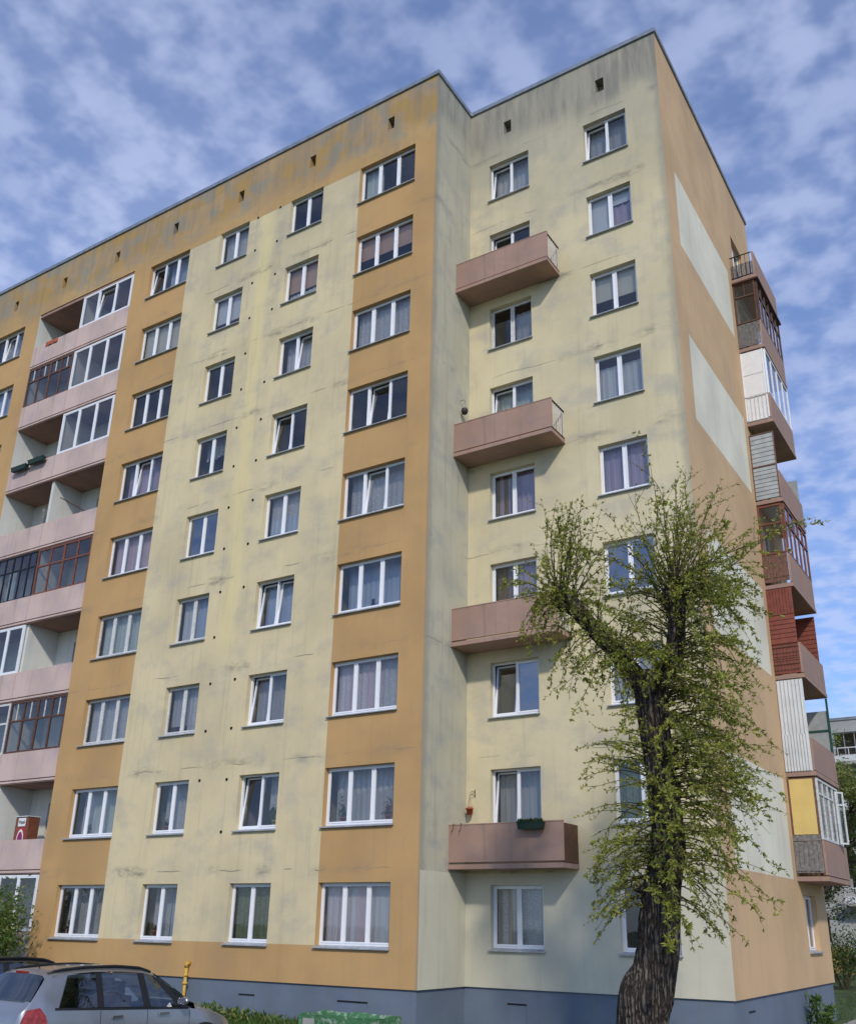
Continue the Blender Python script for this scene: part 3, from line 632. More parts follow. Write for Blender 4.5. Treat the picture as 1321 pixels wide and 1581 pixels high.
        MB().box(BL-.03, BL-.012, -BD+.08, -.01, .2, S-.4).build('end_screen', 'sheet_grey', e)
    elif k == 2:
        MB().box(0.0, 0.03, ya+.05, yb-.05, 1.22, S-.08).build('infill_panel', 'panel_yellow', e)
        b = MB(); b.box(-.002, .05, ya, ya+.05, 0.14, S-.05); b.box(-.002, .05, yb-.05, yb, .14, S-.05); b.box(-.002, .05, ya+.05, yb-.05, S-.08, S-.05); b.build('post', 'board_brown', e)
        boards(0.2, 1.03, 6, 'wood_grey', -0.01, 0.02); MB().box(-.012, 0.03, ya, yb, 1.05, 1.2).build('rail', 'wood_grey', e); MB().box(-.03, -.012, ya, yb, .26, .32).build('rail', 'wood_grey', e)
        gframe(e, 0.06, BL-.3, 1.08, S-.06, 4, 0.75, 'wood_white', -BD+0.02)
        b = MB(); b.box(0, .035, 0, .05, 0, 1.5); b.box(0, .035, .27, .32, 0, 1.5); b.box(0, .035, .05, .27, 0, .05); b.box(0, .035, .05, .27, 1.45, 1.5); b.box(0, .035, .05, .27, 1.1, 1.14)
        oc = b.build('open_casement', 'wood_white', e, False, (BL-1.0, -BD+.0, 1.1), R(235)); MB().quad((BL-1.0, -BD+.0, 1.15), (BL-.75, -BD-.155, 1.15), (BL-.75, -BD-.155, 2.55), (BL-1.0, -BD+.0, 2.55)).build('pane', 'glass', e)
    MB().box(BL-.045, BL-.012, ya, yb, .15, 1.05).build('end_panel', 'paint_rose', e) if k not in (3, 4, 6) else None

# ------------------------------------------------------------------ gas pipe, planters, pots and other small things
b = MB(); b.tube([(-7.12, -0.10, GZ), (-7.12, -0.10, 1.05)], 0.045, 10); b.lathe([(0.07, 0), (0.07, 0.03)], 10, (-7.12, -0.10, 0.82)); b.tube([(-7.12, -0.10, 1.03), (-7.12, -0.10, 1.10), (-7.12, 0.0, 1.14)], 0.06, 10)
b.lathe([(0.055, 0), (0.075, .01), (0.075, .05), (0.055, .06)], 10, (-7.12, -.10, 0.62))
tag(b.build('gas_pipe', 'pipe_yellow', None, True), 'yellow gas pipe rising from the ground into the ochre wall', 'pipe')

def leafy(name, n, fn, size, mats, parent=None, seed=1, loc=None, asp=0.4):
    """n leaves; fn(r) gives (position, preferred direction)"""
    r_ = random.Random(seed); v = []; f = []; mi = []
    for i in range(n):
        p, d = fn(r_); s = size*r_.uniform(0.6, 1.3)
        d = (d+Vector((r_.gauss(0, .5), r_.gauss(0, .5), r_.gauss(0, .5)))).normalized()
        a = d.cross(Vector((r_.gauss(0, 1), r_.gauss(0, 1), r_.gauss(0, 1)))); a.normalize(); a *= s*asp*0.5
        nrm = d.cross(a).normalized()*s*0.08
        k = len(v); v += [tuple(p), tuple(p+d*s*0.5+a+nrm), tuple(p+d*s), tuple(p+d*s*0.5-a+nrm)]
        f += [(k, k+1, k+2), (k, k+2, k+3)]; q = r_.randrange(len(mats)); mi += [q, q]
    m = bpy.data.meshes.new(name); m.from_pydata(v, [], f)
    for mm in mats: m.materials.append(MAT[mm])
    m.polygons.foreach_set('material_index', mi); m.update()
    return link(name, m, parent, loc)
def leaf_mat(name, c):
    n = N(name); t = n.t; t.nodes.remove(n.b)
    d = n.new('ShaderNodeBsdfPrincipled'); tl = n.new('ShaderNodeBsdfTranslucent'); mx = n.new('ShaderNodeMixShader'); mx.inputs[0].default_value = 0.42
    cc = n.mix(n.ramp(n.noise(n.co(), 1.3, 3), .3, .7), mul(c, .75), mul(c, 1.2))
    n.link(cc, d.inputs['Base Color']); n.link(cc, tl.inputs['Color']); d.inputs['Roughness'].default_value = 0.5
    n.link(d.outputs[0], mx.inputs[1]); n.link(tl.outputs[0], mx.inputs[2]); n.link(mx.outputs[0], n.o.inputs[0]); MAT[name] = n.m
leaf_mat('leaf_willow', (0.345, 0.365, 0.050, 1)); leaf_mat('leaf_willow_b', (0.230, 0.275, 0.040, 1)); leaf_mat('leaf_willow_c', (0.46, 0.43, 0.09, 1))
leaf_mat('leaf_dark', (0.05, 0.095, 0.02, 1)); leaf_mat('leaf_mid', (0.085, 0.15, 0.03, 1)); leaf_mat('leaf_pale', (0.27, 0.29, 0.08, 1)); leaf_mat('leaf_grass', (0.08, 0.16, 0.025, 1))
leaf_mat('petal_yellow', (0.7, 0.5, 0.03, 1)); leaf_mat('petal_red', (0.45, 0.06, 0.08, 1))

def potted(name, loc, label, potm='terracotta', h=0.16, spread=0.12, hgt=0.22, n=70, mats=('leaf_dark', 'leaf_mid'), seed=1, rotz=0, cat='plant'):
    e = empty(name, loc, rotz); MB().lathe([(0.05, 0), (0.07, h*0.85), (0.078, h*0.85), (0.078, h), (0.06, h)], 12).build('pot', potm, e, True)
    leafy('foliage', n, lambda r_: (Vector((r_.gauss(0, spread*.45), r_.gauss(0, spread*.3), h+abs(r_.gauss(0, hgt*.5)))), Vector((r_.gauss(0, .5), r_.gauss(0, .5), .6))), 0.08, list(mats), e, seed)
    return tag(e, label, cat)
def on_board(key, fx, dy=0.38): f = WIN[key]; return (f.location.x+fx, f.location.y+dy, f.location.z+0.051)
potted('potted_plant', on_board('A2', 0.35), 'bushy green houseplant behind the left light of the three-light window on storey two', hgt=0.34, n=110, seed=3)
potted('potted_plant', on_board('A2', 1.75), 'reddish green houseplant behind the right light of the three-light window on storey two', hgt=0.34, n=110, mats=('leaf_dark', 'leaf_mid', 'petal_red'), seed=4)
potted('potted_plant', on_board('B2', 1.05), 'green plant in a yellow pot in the second-storey window with a lace curtain', 'pot_yellow', 0.18, 0.2, 0.3, 130, ('leaf_mid', 'leaf_pale'), seed=5)
potted('potted_plant', on_board('C2', 0.28), 'small dark plant in the second-storey window with lattice lace curtains', hgt=0.16, n=60, seed=6, mats=('leaf_dark',))
potted('potted_plant', on_board('D2', 0.5), 'small dark plant in the leftmost ochre-strip window on storey two', hgt=0.15, n=60, seed=7, mats=('leaf_dark',))
potted('potted_plant', on_board('D1', 0.33), 'green plant at the left of the leftmost ground-floor three-light window', hgt=0.26, n=90, seed=8)
potted('potted_plant', on_board('D1', 1.8), 'low green plant at the right of the leftmost ground-floor three-light window', hgt=0.14, n=60, seed=9)
potted('potted_plant', on_board('C1', 0.3), 'small reddish flowering plant in the ground-floor window nearest the gas pipe', hgt=0.12, n=60, mats=('leaf_dark', 'petal_red'), seed=10)
potted('potted_plant', on_board('B6', 1.05), 'small pink-flowered plant in the sixth-storey window with a tilted left light', hgt=0.14, n=60, mats=('leaf_dark', 'petal_red'), seed=11)
potted('potted_plant', on_board('C6', 0.4), 'small white-flowered plant in the sixth-storey window with a scalloped lace valance', hgt=0.2, n=60, mats=('leaf_dark', 'leaf_pale'), seed=12)

# cat on the fourth-storey sill
f4 = WIN['A4']; cx_, cy_, cz_ = f4.location.x+1.03, f4.location.y+0.37, f4.location.z+0.05
bm = bmesh.new()
for (p, s_) in (((0, 0, .10), (.075, .06, .10)), ((0, -.01, .17), (.055, .045, .08)), ((0, -.015, .265), (.05, .047, .045)), ((.0, -.055, .255), (.02, .018, .016))):
    bmesh.ops.create_icosphere(bm, subdivisions=2, radius=1, matrix=Matrix.Translation(p) @ Matrix.Diagonal((*s_, 1)))
for sx in (-1, 1):
    bmesh.ops.create_cone(bm, segments=6, radius1=.018, radius2=.001, depth=.045, matrix=Matrix.Translation((sx*.03, -.01, .318)))
    bmesh.ops.create_cone(bm, segments=8, radius1=.018, radius2=.014, depth=.14, matrix=Matrix.Translation((sx*.028, -.055, .07)))
me = bpy.data.meshes.new('cat'); bm.to_mesh(me); bm.free(); me.materials.append(MAT['cat_fur']); me.materials.append(MAT['cat_white'])
for p in me.polygons:
    p.use_smooth = True
    if p.center.y < -0.035 and p.center.z < 0.25: p.material_index = 1
o = link('cat', me, None, (cx_, cy_, cz_)); rm = o.modifiers.new('r', 'REMESH'); rm.mode = 'VOXEL'; rm.voxel_size = 0.008
tag(o, 'black and white cat sitting in the fourth-storey window with blue curtains', 'cat')

def trough(name, loc, L_, label, n=60, mats=('leaf_dark', 'leaf_mid'), rotz=0, group=None, plants=True):
    e = empty(name, loc, rotz); b = MB()
    b.v = [(0, 0, 0), (L_, 0, 0), (L_, .13, 0), (0, .13, 0), (-.02, -.02, .15), (L_+.02, -.02, .15), (L_+.02, .15, .15), (-.02, .15, .15)]
    for q in ((0, 3, 2, 1), (4, 5, 6, 7), (0, 1, 5, 4), (1, 2, 6, 5), (2, 3, 7, 6), (3, 0, 4, 7)): b.f.append(q); b.mi.append(0)
    b.build('trough', 'planter_green', e); MB().box(-.03, L_+.03, -.03, .16, .15, .165).build('rim', 'planter_green', e)
    if plants: leafy('foliage', n, lambda r_: (Vector((r_.uniform(0, L_), .06+r_.gauss(0, .03), .16)), Vector((0, 0, 1))), 0.09, list(mats), e, 5)
    b = MB()
    for x in (L_*.2, L_*.8): b.tube([(x, .18, .0), (x, .18, .20), (x, .30, .20)], .006, 4)
    b.build('bracket', 'black_iron', e)
    return tag(e, label, 'planter', group)
trough('planter_box', (2.02, BY0-0.17, SB+0.86), 0.62, 'dark green planter box hung on the lowest rose balcony beside the recess', 160)
trough('planter_box', (-19.1, -0.24, SB+FH*5+0.78), 0.85, 'empty dark planter box on the left of the pair on a pink loggia', 0, plants=False)
trough('planter_box', (-18.1, -0.24, SB+FH*5+0.86), 0.85, 'slightly higher dark planter box on the right of the pair on a pink loggia', 40)

e = empty('hanging_pot', (0.26, D, 5.1)); b = MB(); b.tube([(0, -.005, .32), (0, -.005, .12)], .01, 6); b.tube([(0, -.01, .16), (-.04, -.08, .20), (-.08, -.14, .17), (-.08, -.14, .12)], .007, 6); b.tube([(0, -.01, .26), (-.06, -.06, .27), (-.09, -.1, .22)], .006, 6); b.build('bracket', 'black_iron', e)
b = MB()
for t in (0, 2.1, 4.2): b.tube([(-.08, -.14, .12), (-.08+.085*math.cos(t), -.14+.085*math.sin(t), -.16)], .003, 4)
b.build('wire', 'black_iron', e); MB().lathe([(0.06, -.32), (0.09, -.18), (0.10, -.18), (0.10, -.15), (0.08, -.15)], 14, (-.08, -.14, 0)).build('pot', 'terracotta', e, True)
leafy('foliage', 14, lambda r_: (Vector((-.08+r_.gauss(0, .04), -.14+r_.gauss(0, .04), -.15)), Vector((0, 0, 1))), .06, ['leaf_pale', 'petal_red'], e, 2)
tag(e, 'terracotta flower pot hanging from a black scroll bracket above the lowest rose balcony', 'flower pot')
e = empty('hanging_pot', (0.0, 1.58, 16.15)); MB().lathe([(0.02, -.02), (0.08, .02), (0.105, .10), (0.09, .17), (0.07, .185)], 14, (.15, 0, 0)).build('pot', 'pot_dark', e, True)
b = MB(); b.tube([(0, 0, .48), (.15, 0, .48), (.15, 0, .44)], .008, 5)
for t in (0, 2.1, 4.2): b.tube([(.15, 0, .45), (.15+.08*math.cos(t), .08*math.sin(t), .17)], .003, 4)
b.build('bracket', 'black_iron', e); tag(e, 'round dark pot hanging in the recess beside the sixth-storey balcony', 'flower pot')
e = empty('balcony_hook', (0.15, BY0, SB+1.0)); b = MB()
for x in (0, .22): b.tube([(x, .05, .06), (x, -.01, .07), (x, -.02, -.06), (x-.03, -.06, -.14)], .008, 5)
b.build('hook', 'black_iron', e); tag(e, 'pair of bent black iron hooks on the lowest rose balcony', 'hook')

# things on the loggias
b = MB(); zc = SB+FH*7+1.045
for i in range(10):
    xa, xb = -18.75+i*.075, -18.75+(i+1)*.075; ya_, yb_ = .012*math.sin(i*1.3), .012*math.sin((i+1)*1.3)
    b.quad((xa, -.05+ya_, zc-.2), (xb, -.05+yb_, zc-.2), (xb, -.035, zc), (xa, -.035, zc)); b.quad((xa, -.035, zc), (xb, -.035, zc), (xb, .2, zc+.002), (xa, .2, zc+.002))
tag(b.build('cloth', 'cloth_red', None), 'red cloth hanging over the top left pink loggia parapet', 'cloth')
b = MB()
for i in range(12):
    t0, t1 = i/12, (i+1)/12
    b.quad((-18.4+t0*.75, .35+.03*math.sin(i), zc-.5), (-18.4+t1*.75, .35+.03*math.sin(i+1), zc-.5), (-18.4+t1*.75, .38, zc+.18+.05*math.sin((i+1)*.8)), (-18.4+t0*.75, .38, zc+.18+.05*math.sin(i*.8)))
tag(b.build('laundry', 'cloth_blue', None), 'blue laundry drying inside the top left open loggia', 'laundry')
zf = SB+0.131
e = empty('cabinet', (-15.95, 0.35, zf)); e.scale = (.66, 1, .93); MB().box(0, 1.0, 0, .4, 0, 1.78).build('body', 'wood_red', e); MB().box(-.03, 1.03, -.03, .43, 1.781, 1.81).build('top', 'wood_white', e)
MB().box(.2, .85, -.012, -.001, .9, 1.42).build('door', 'print_red', e); MB().box(.24, .80, -.02, -.0125, 1.46, 1.74).build('label_plate', 'panel_white', e)
b = MB(); n_ = 20
for i in range(n_): t0, t1 = math.pi*i/n_, math.pi*(i+1)/n_; b.quad((.52, -.016, 1.0), (.52+.26*math.cos(t0), -.016, 1.0+.36*math.sin(t0)), (.52+.26*math.cos(t1), -.016, 1.0+.36*math.sin(t1)), (.52, -.016, 1.0))
b.build('emblem_ring', 'panel_white', e)
b = MB()
for i in range(n_): t0, t1 = math.pi*i/n_, math.pi*(i+1)/n_; b.quad((.52, -.02, 1.0), (.52+.2*math.cos(t0), -.02, 1.0+.28*math.sin(t0)), (.52+.2*math.cos(t1), -.02, 1.0+.28*math.sin(t1)), (.52, -.02, 1.0))
b.build('emblem', 'print_magenta', e)
cu = bpy.data.curves.new('t', 'FONT'); cu.body = 'Wapak'; cu.size = .17; cu.align_x = 'CENTER'; cu.offset = 0.004; to = bpy.data.objects.new('t', cu); COL.objects.link(to)
dg = bpy.context.evaluated_depsgraph_get(); tm = bpy.data.meshes.new_from_object(to.evaluated_get(dg)); bpy.data.objects.remove(to); tm.materials.clear(); tm.materials.append(MAT['black_iron'])
o = link('lettering', tm, e, (.52, -.023, 1.55)); o.rotation_euler.x = R(90)
tag(e, 'red-brown cabinet with white label plate standing on the second-storey loggia', 'cabinet')
b = MB(); b.tube([(-16.15, .05, SB+FH*4+1.95), (-15.3, 1.1, SB+FH*4+1.35)], .02, 6)
tag(b.build('clothes_pole', 'wood_brown', None), 'thin dark pole propped across the right open loggia on storey six', 'pole')
e = empty('sun_lounger_frame', (-17.2, .12, SB+FH*4+.9)); MB().box(0, .16, 0, .04, 0, .85).build('board', 'wood_grey', e); tag(e, 'grey board leaning on the partition of the sixth-storey loggia', 'board'); e.name = 'leaning_board'
# green planter in front of the building
bm = bmesh.new()
for q in ((0, 0, 0, 1.95, .9, .62),): bmesh.ops.create_cube(bm, size=1, matrix=Matrix.Translation((q[3]/2, q[4]/2, q[5]/2)) @ Matrix.Diagonal((q[3], q[4], q[5], 1)))
top_ = [f_ for f_ in bm.faces if f_.normal.z > .9][0]
r_ = bmesh.ops.inset_region(bm, faces=[top_], thickness=.1); bmesh.ops.translate(bm, verts=top_.verts, vec=(0, 0, -.12))
bmesh.ops.subdivide_edges(bm, edges=bm.edges, cuts=6, use_grid_fill=True)
for v in bm.verts: v.co += Vector((mnoise.noise(v.co*4)*.03, mnoise.noise(v.co*4+Vector((5, 0, 0)))*.03, mnoise.noise(v.co*3+Vector((0, 9, 0)))*.045))
me = bpy.data.meshes.new('planter'); bm.to_mesh(me); bm.free()
n = N('planter_paint'); c = n.mix(n.ramp(n.noise(n.co(), 7, 5, .7), .5, .66), (0.045, 0.155, 0.06, 1), (0.30, 0.36, 0.29, 1)); n.color(c).set(.8); n.bump(n.noise(n.co(), 20, 4), .5, .02); MAT['planter_paint'] = n.m; me.materials.append(n.m)
e = empty('concrete_planter', (-1.2, -2.6, GZ)); link('tub', me, e)
MB().box(.12, .42, -.012, -.004, .42, .54).build('sticker', 'concrete', e); MB().box(.12, 1.83, .12, .78, .3, .50).build('soil', 'soil_grass', e)
tag(e, 'green painted concrete planter with chipped edges in front of the plinth', 'planter')

# ------------------------------------------------------------------ grass and plants along the plinth
def blades(r_):
    x = r_.uniform(-9, 0) if r_.random() < .6 else r_.uniform(-6.6, -2.2); return Vector((x, r_.uniform(-3.6, -.05), GZ)), Vector((r_.gauss(0, .25), r_.gauss(0, .25), 1))
o = leafy('grass', 9000, blades, .30, ['leaf_grass', 'leaf_mid'], None, 21, None, .09); o['kind'] = 'stuff'; o['label'] = 'uneven green grass along the plinth'
def blades2(r_): return Vector((r_.uniform(5, 20), r_.uniform(-2, 40), GZ)), Vector((r_.gauss(0, .3), r_.gauss(0, .3), 1))
o = leafy('grass', 14000, blades2, .16, ['leaf_grass', 'leaf_mid'], None, 22, None, .1); o['kind'] = 'stuff'; o['label'] = 'short grass beside the gable and path'
def tuft(name, loc, n, h, spread, mats, label, seed, group='plants at the foot of the plinth', size=.16):
    e = empty(name, loc)
    b = MB(); r2 = random.Random(seed)
    for i in range(5): a = r2.uniform(0, 6.28); b.tube([(0, 0, 0), (math.cos(a)*spread*.3, math.sin(a)*spread*.3, h*.5), (math.cos(a)*spread*.6, math.sin(a)*spread*.6, h*.85)], [.008, .006, .003], 4)
    b.build('stem', 'leaf_mid', e)
    leafy('foliage', n, lambda r_: (Vector((r_.gauss(0, spread*.4), r_.gauss(0, spread*.4), r_.uniform(0.02, h))), Vector((r_.gauss(0, .5), r_.gauss(0, .5), .8))), size, mats, e, seed)
    tag(e, label, 'plant', group)
for i, (x, y, h) in enumerate(((-6.3, -.9, .42), (-5.9, -.8, .34), (-5.3, -1.0, .46), (-4.7, -.9, .34), (-4.1, -1.1, .4), (-3.5, -1.0, .32), (-3.0, -1.2, .26))):
    tuft('weed_clump', (x, y, GZ), 150, h, .4, ['leaf_grass', 'leaf_mid', 'leaf_pale'] if i != 0 else ['leaf_pale', 'leaf_mid', 'petal_yellow'], ('yellow-flowered weed clump beside the bonnet of the silver car' if i == 0 else '%s green weed clump from the silver car along the blue plinth' % ('first', 'second', 'third', 'fourth', 'fifth', 'sixth', 'seventh')[i]), 40+i, 'weeds along the plinth')
tuft('weed_clump', (X2+.25, 8.3, GZ), 90, .75, .22, ['leaf_mid'], 'taller broad-leaved weed by the gable plinth, nearer the corner of the building end', 60, None, .22)
tuft('weed_clump', (X2+.3, 9.3, GZ), 80, .5, .22, ['leaf_mid', 'leaf_grass'], 'shorter weed by the gable plinth, below the ground-floor gable window', 61, None, .2)

# ------------------------------------------------------------------ the pollard willow
TR = []      # trunk centre line: (x, y, z, radius)
TRK = [(6.60, -3.5, GZ-.1, .50), (6.58, -3.5, .3, .41), (6.60, -3.5, .8, .39), (6.70, -3.5, 1.2, .42), (6.86, -3.5, 1.55, .34), (6.97, -3.5, 2.1, .33), (7.05, -3.5, 2.8, .30), (7.22, -3.5, 3.5, .28), (7.20, -3.5, 4.2, .26), (7.16, -3.5, 4.8, .25), (7.09, -3.5, 5.5, .265), (7.08, -3.5, 6.05, .28), (7.12, -3.5, 6.45, .24)]
LIMBL = [(7.05, -3.5, 5.85, .19), (6.85, -3.52, 6.35, .165), (6.50, -3.6, 6.85, .145), (6.15, -3.65, 7.3, .14), (5.80, -3.7, 7.75, .15), (5.52, -3.72, 8.05, .21), (5.42, -3.72, 8.2, .1)]
LIMBR = [(7.12, -3.5, 6.0, .19), (7.38, -3.45, 6.5, .175), (7.55, -3.4, 6.9, .16), (7.60, -3.38, 7.4, .155), (7.58, -3.38, 7.85, .21), (7.56, -3.38, 8.05, .1)]
def spline(P, t):
    n = len(P)-1; s = min(max(t, 0), .99999)*n; i = int(s); u = s-i
    q = [P[max(i-1, 0)], P[i], P[min(i+1, n)], P[min(i+2, n)]]
    return [0.5*((2*q[1][k])+(-q[0][k]+q[2][k])*u+(2*q[0][k]-5*q[1][k]+4*q[2][k]-q[3][k])*u*u+(-q[0][k]+3*q[1][k]-3*q[2][k]+q[3][k])*u**3) for k in range(4)]
def limb(P, na, nl, seed, ridge=.03, twist=1.2, knob=0.0):
    v = []; f = []
    for i in range(nl+1):
        t = i/nl; x, y, z, rad = spline(P, t); a_ = spline(P, t-.01); c_ = spline(P, t+.01); d = Vector((c_[0]-a_[0], c_[1]-a_[1], c_[2]-a_[2])).normalized()
        u = d.cross(Vector((0, 1, 0))).normalized(); w_ = d.cross(u)
        for j in range(na):
            th = 2*math.pi*j/na; tw = th+twist*z*.25
            q = Vector((math.cos(tw)*2.2, math.sin(tw)*2.2, z*.55+seed))
            rg = 1-abs(mnoise.noise(q*1.9))*2; fine = mnoise.noise(Vector((math.cos(tw)*7, math.sin(tw)*7, z*2.3+seed)))
            lump = mnoise.noise(Vector((math.cos(th)*.8, math.sin(th)*.8, z*1.2+seed*2)))
            crack = abs(mnoise.noise(Vector((math.cos(tw)*9, math.sin(tw)*9, z*1.3+seed*3))))
            r2 = rad*(1+lump*.10)+ridge*(rg*.5+fine*.45)-ridge*1.1*max(0, .22-crack)*4
            p = Vector((x, y, z))+(u*math.cos(th)+w_*math.sin(th))*r2; v.append(tuple(p))
    for i in range(nl):
        for j in range(na): f.append((i*na+j, i*na+(j+1) % na, (i+1)*na+(j+1) % na, (i+1)*na+j))
    f.append(tuple(nl*na+j for j in range(na)))
    return v, f
n = N('bark'); vo = n.new('ShaderNodeTexVoronoi'); vo.feature = 'DISTANCE_TO_EDGE'; vo.inputs['Scale'].default_value = 1.0
vm = n.new('ShaderNodeVectorMath'); vm.operation = 'ADD'; wq = n.new('ShaderNodeTexNoise'); wq.inputs['Scale'].default_value = 4.0; wq.inputs['Detail'].default_value = 5; n.link(n.co(), wq.inputs['Vector']); n.link(n.scaled(17, 17, 1.5), vm.inputs[0]); n.link(wq.outputs['Color'], vm.inputs[1]); n.link(vm.outputs[0], vo.inputs['Vector'])
rid = n.ramp(n.math('ADD', vo.outputs['Distance'], n.math('MULTIPLY', n.math('SUBTRACT', n.noise(n.scaled(14, 14, 5), 1.5, 5, .7), .5), .25)), 0.0, 0.30); zc_ = n.noise(n.scaled(9, 9, 3), 2.2, 6, .7)
c = n.mix(n.ramp(zc_, .3, .7), (0.085, 0.070, 0.058, 1), (0.215, 0.185, 0.152, 1)); c = n.mix(rid, (0.036, 0.029, 0.024, 1), c); c = n.mix(n.ramp(n.noise(n.co(), 1.6, 4), .55, .75, 0, .35), c, (0.075, 0.085, 0.045, 1)); n.color(c).set(.95, 0, .1)
n.bump(n.math('ADD', rid, n.math('MULTIPLY', n.noise(n.scaled(20, 20, 6), 1.5, 6, .7), .6)), 1.0, .035); MAT['bark'] = n.m
simple('twig', (0.075, 0.062, 0.03, 1), .8, var=.3)
tree = empty('willow_tree', (6.62, -3.5, GZ)); T0 = Vector((6.62, -3.5, GZ))
vv, ff = [], []
for (P_, na, nl, sd, rg) in ((TRK, 120, 260, 1.0, .03), (LIMBL, 64, 80, 5.0, .026), (LIMBR, 64, 80, 9.0, .026)):
    v_, f_ = limb(P_, na, nl, sd, rg); k = len(vv); vv += [(a[0]-T0.x, a[1]-T0.y, a[2]-T0.z) for a in v_]; ff += [tuple(i+k for i in q) for q in f_]
m = bpy.data.meshes.new('trunk'); m.from_pydata(vv, [], ff); m.materials.append(MAT['bark']); m.polygons.foreach_set('use_smooth', [True]*len(ff)); m.update(); link('trunk', m, tree)
# cut stub on the lower trunk
MB().tube([(6.95-T0.x, -3.62-T0.y, 2.72-T0.z), (6.72-T0.x, -3.85-T0.y, 2.82-T0.z)], [.11, .075], 12).build('cut_stub', 'bark', tree)
TW = MB(); LV = []; LF = []; LM = []; rt_ = random.Random(11)
def leaf(p, d, s):
    d = (d+Vector((rt_.gauss(0, .45), rt_.gauss(0, .45), rt_.gauss(0, .45)))).normalized(); a = d.cross(Vector((rt_.gauss(0, 1), rt_.gauss(0, 1), rt_.gauss(0, 1)))).normalized()*s*.20; nn = d.cross(a).normalized()*s*.1
    k = len(LV); LV.extend([tuple(p-T0), tuple(p+d*s*.45+a+nn-T0), tuple(p+d*s-T0), tuple(p+d*s*.45-a+nn-T0)]); LF.extend([(k, k+1, k+2), (k, k+2, k+3)]); q = rt_.choice((0, 0, 1, 1, 2)); LM.extend([q, q])
def shoot(p, d, L_, grav, r0=.012, dens=26, bare=.12, side=True, lf=.060, curl=.11):
    n_ = max(5, int(L_*7)); st = L_/n_; lf *= rt_.uniform(.75, 1.3); dens *= rt_.uniform(.6, 1.5); pts = [p.copy()]; d = d.normalized()
    for i in range(n_):
        d = (d+Vector((rt_.gauss(0, curl), rt_.gauss(0, curl), rt_.gauss(0, curl)-grav*st))).normalized(); pts.append(pts[-1]+d*st)
    TW.tube([q-T0 for q in pts], [r0*(1-.85*i/n_) for i in range(n_+1)], 4, False)
    for i in range(n_):
        t = i/n_
        if t < bare: continue
        dd = (pts[i+1]-pts[i]).normalized()
        for j in range(max(1, int(dens*st*rt_.uniform(.4, 1.6)))):
            q = pts[i].lerp(pts[i+1], rt_.random()); cl = rt_.randint(2, 4)
            sd = (dd*.7+Vector((rt_.gauss(0, .6), rt_.gauss(0, .6), rt_.gauss(0, .5)))).normalized()
            for _ in range(cl): leaf(q+sd*.01, sd, lf*rt_.uniform(.45, 1.35))
        if side and t > .25 and rt_.random() < .62*st*7*.5:
            sd = (dd*.8+Vector((rt_.gauss(0, .5), rt_.gauss(0, .5), rt_.gauss(0, .35)))).normalized(); shoot(pts[i], sd, L_*rt_.uniform(.14, .36), grav*.6, r0*.4, dens*1.2, .05, False, lf)
def fan(P_, t0, t1, n_, dirf, Lr, grav, **kw):
    for i in range(n_):
        q = spline(P_, rt_.uniform(t0, t1)); th = rt_.uniform(0, 6.28); d = dirf()
        p = Vector(q[:3])+Vector((d.x, d.y, d.z*.3)).normalized()*q[3]*.75; shoot(p, d, rt_.uniform(*Lr), grav, **kw)
g_ = rt_.gauss
# left knob: upright rods, arching side rods, hanging curtain
fan(LIMBL, .70, 1, 29, lambda: Vector((g_(.06, .30), g_(0, .35), 1)), (1.1, 2.1), .12, dens=17, bare=.26)
fan(LIMBL, .62, 1, 34, lambda: Vector((g_(-.1, .5), g_(0, .6), .4)), (.5, 1.1), .8, dens=22)
fan(LIMBL, .25, 1, 71, lambda: Vector((g_(-.05, .55), g_(-.2, .6), -.05)), (.6, 1.5), 1.9, dens=24, bare=.04)
fan(LIMBL, .2, .9, 34, lambda: Vector((g_(.1, .5), g_(-.3, .5), .8)), (.5, 1.4), .3, dens=22)
# right knob and limb
fan(LIMBR, .62, 1, 53, lambda: Vector((g_(.16, .45), g_(0, .4), 1)), (1.2, 2.7), .08, dens=17, bare=.26, r0=.014)
fan(LIMBR, .5, 1, 41, lambda: Vector((g_(.75, .35), g_(0, .5), .65)), (.9, 1.9), .35, dens=20)
fan(LIMBR, .2, 1, 71, lambda: Vector((g_(.7, .5), g_(-.1, .6), .2)), (.9, 2.0), .9, dens=23)
fan(LIMBR, .1, .9, 60, lambda: Vector((g_(-.3, .5), g_(-.3, .5), .6)), (.6, 1.5), .4, dens=23)
# shoots all along the trunk, heavier to the right
fan(TRK, .70, 1, 94, lambda: Vector((g_(.75, .5), g_(-.1, .6), .35)), (.8, 2.1), .8, dens=23)
fan(TRK, .52, .95, 106, lambda: Vector((g_(.75, .45), g_(-.1, .55), .25)), (.7, 1.9), .8, dens=23)
fan(TRK, .50, .80, 44, lambda: Vector((g_(-.6, .4), g_(-.2, .5), .35)), (.5, 1.3), .7, dens=22)
fan(TRK, .47, .66, 60, lambda: Vector((g_(.25, .8), g_(-.4, .5), .05)), (.5, 1.4), 1.2, dens=23)
fan(TRK, .46, .62, 27, lambda: Vector((g_(-.75, .3), g_(-.2, .4), .1)), (.8, 1.4), .9, dens=22)
fan(TRK, .46, 1, 45, lambda: Vector((g_(0, .7), g_(-.8, .4), .3)), (.25, .7), .7, dens=24, side=False)
fan(LIMBL, .05, .8, 16, lambda: Vector((g_(0, .6), g_(-.7, .4), .3)), (.2, .55), .7, dens=24, side=False)
fan(LIMBR, .05, .9, 16, lambda: Vector((g_(0, .6), g_(-.7, .4), .3)), (.2, .6), .7, dens=24, side=False)
TW.build('shoots', 'twig', tree)
m = bpy.data.meshes.new('foliage'); m.from_pydata(LV, [], LF)
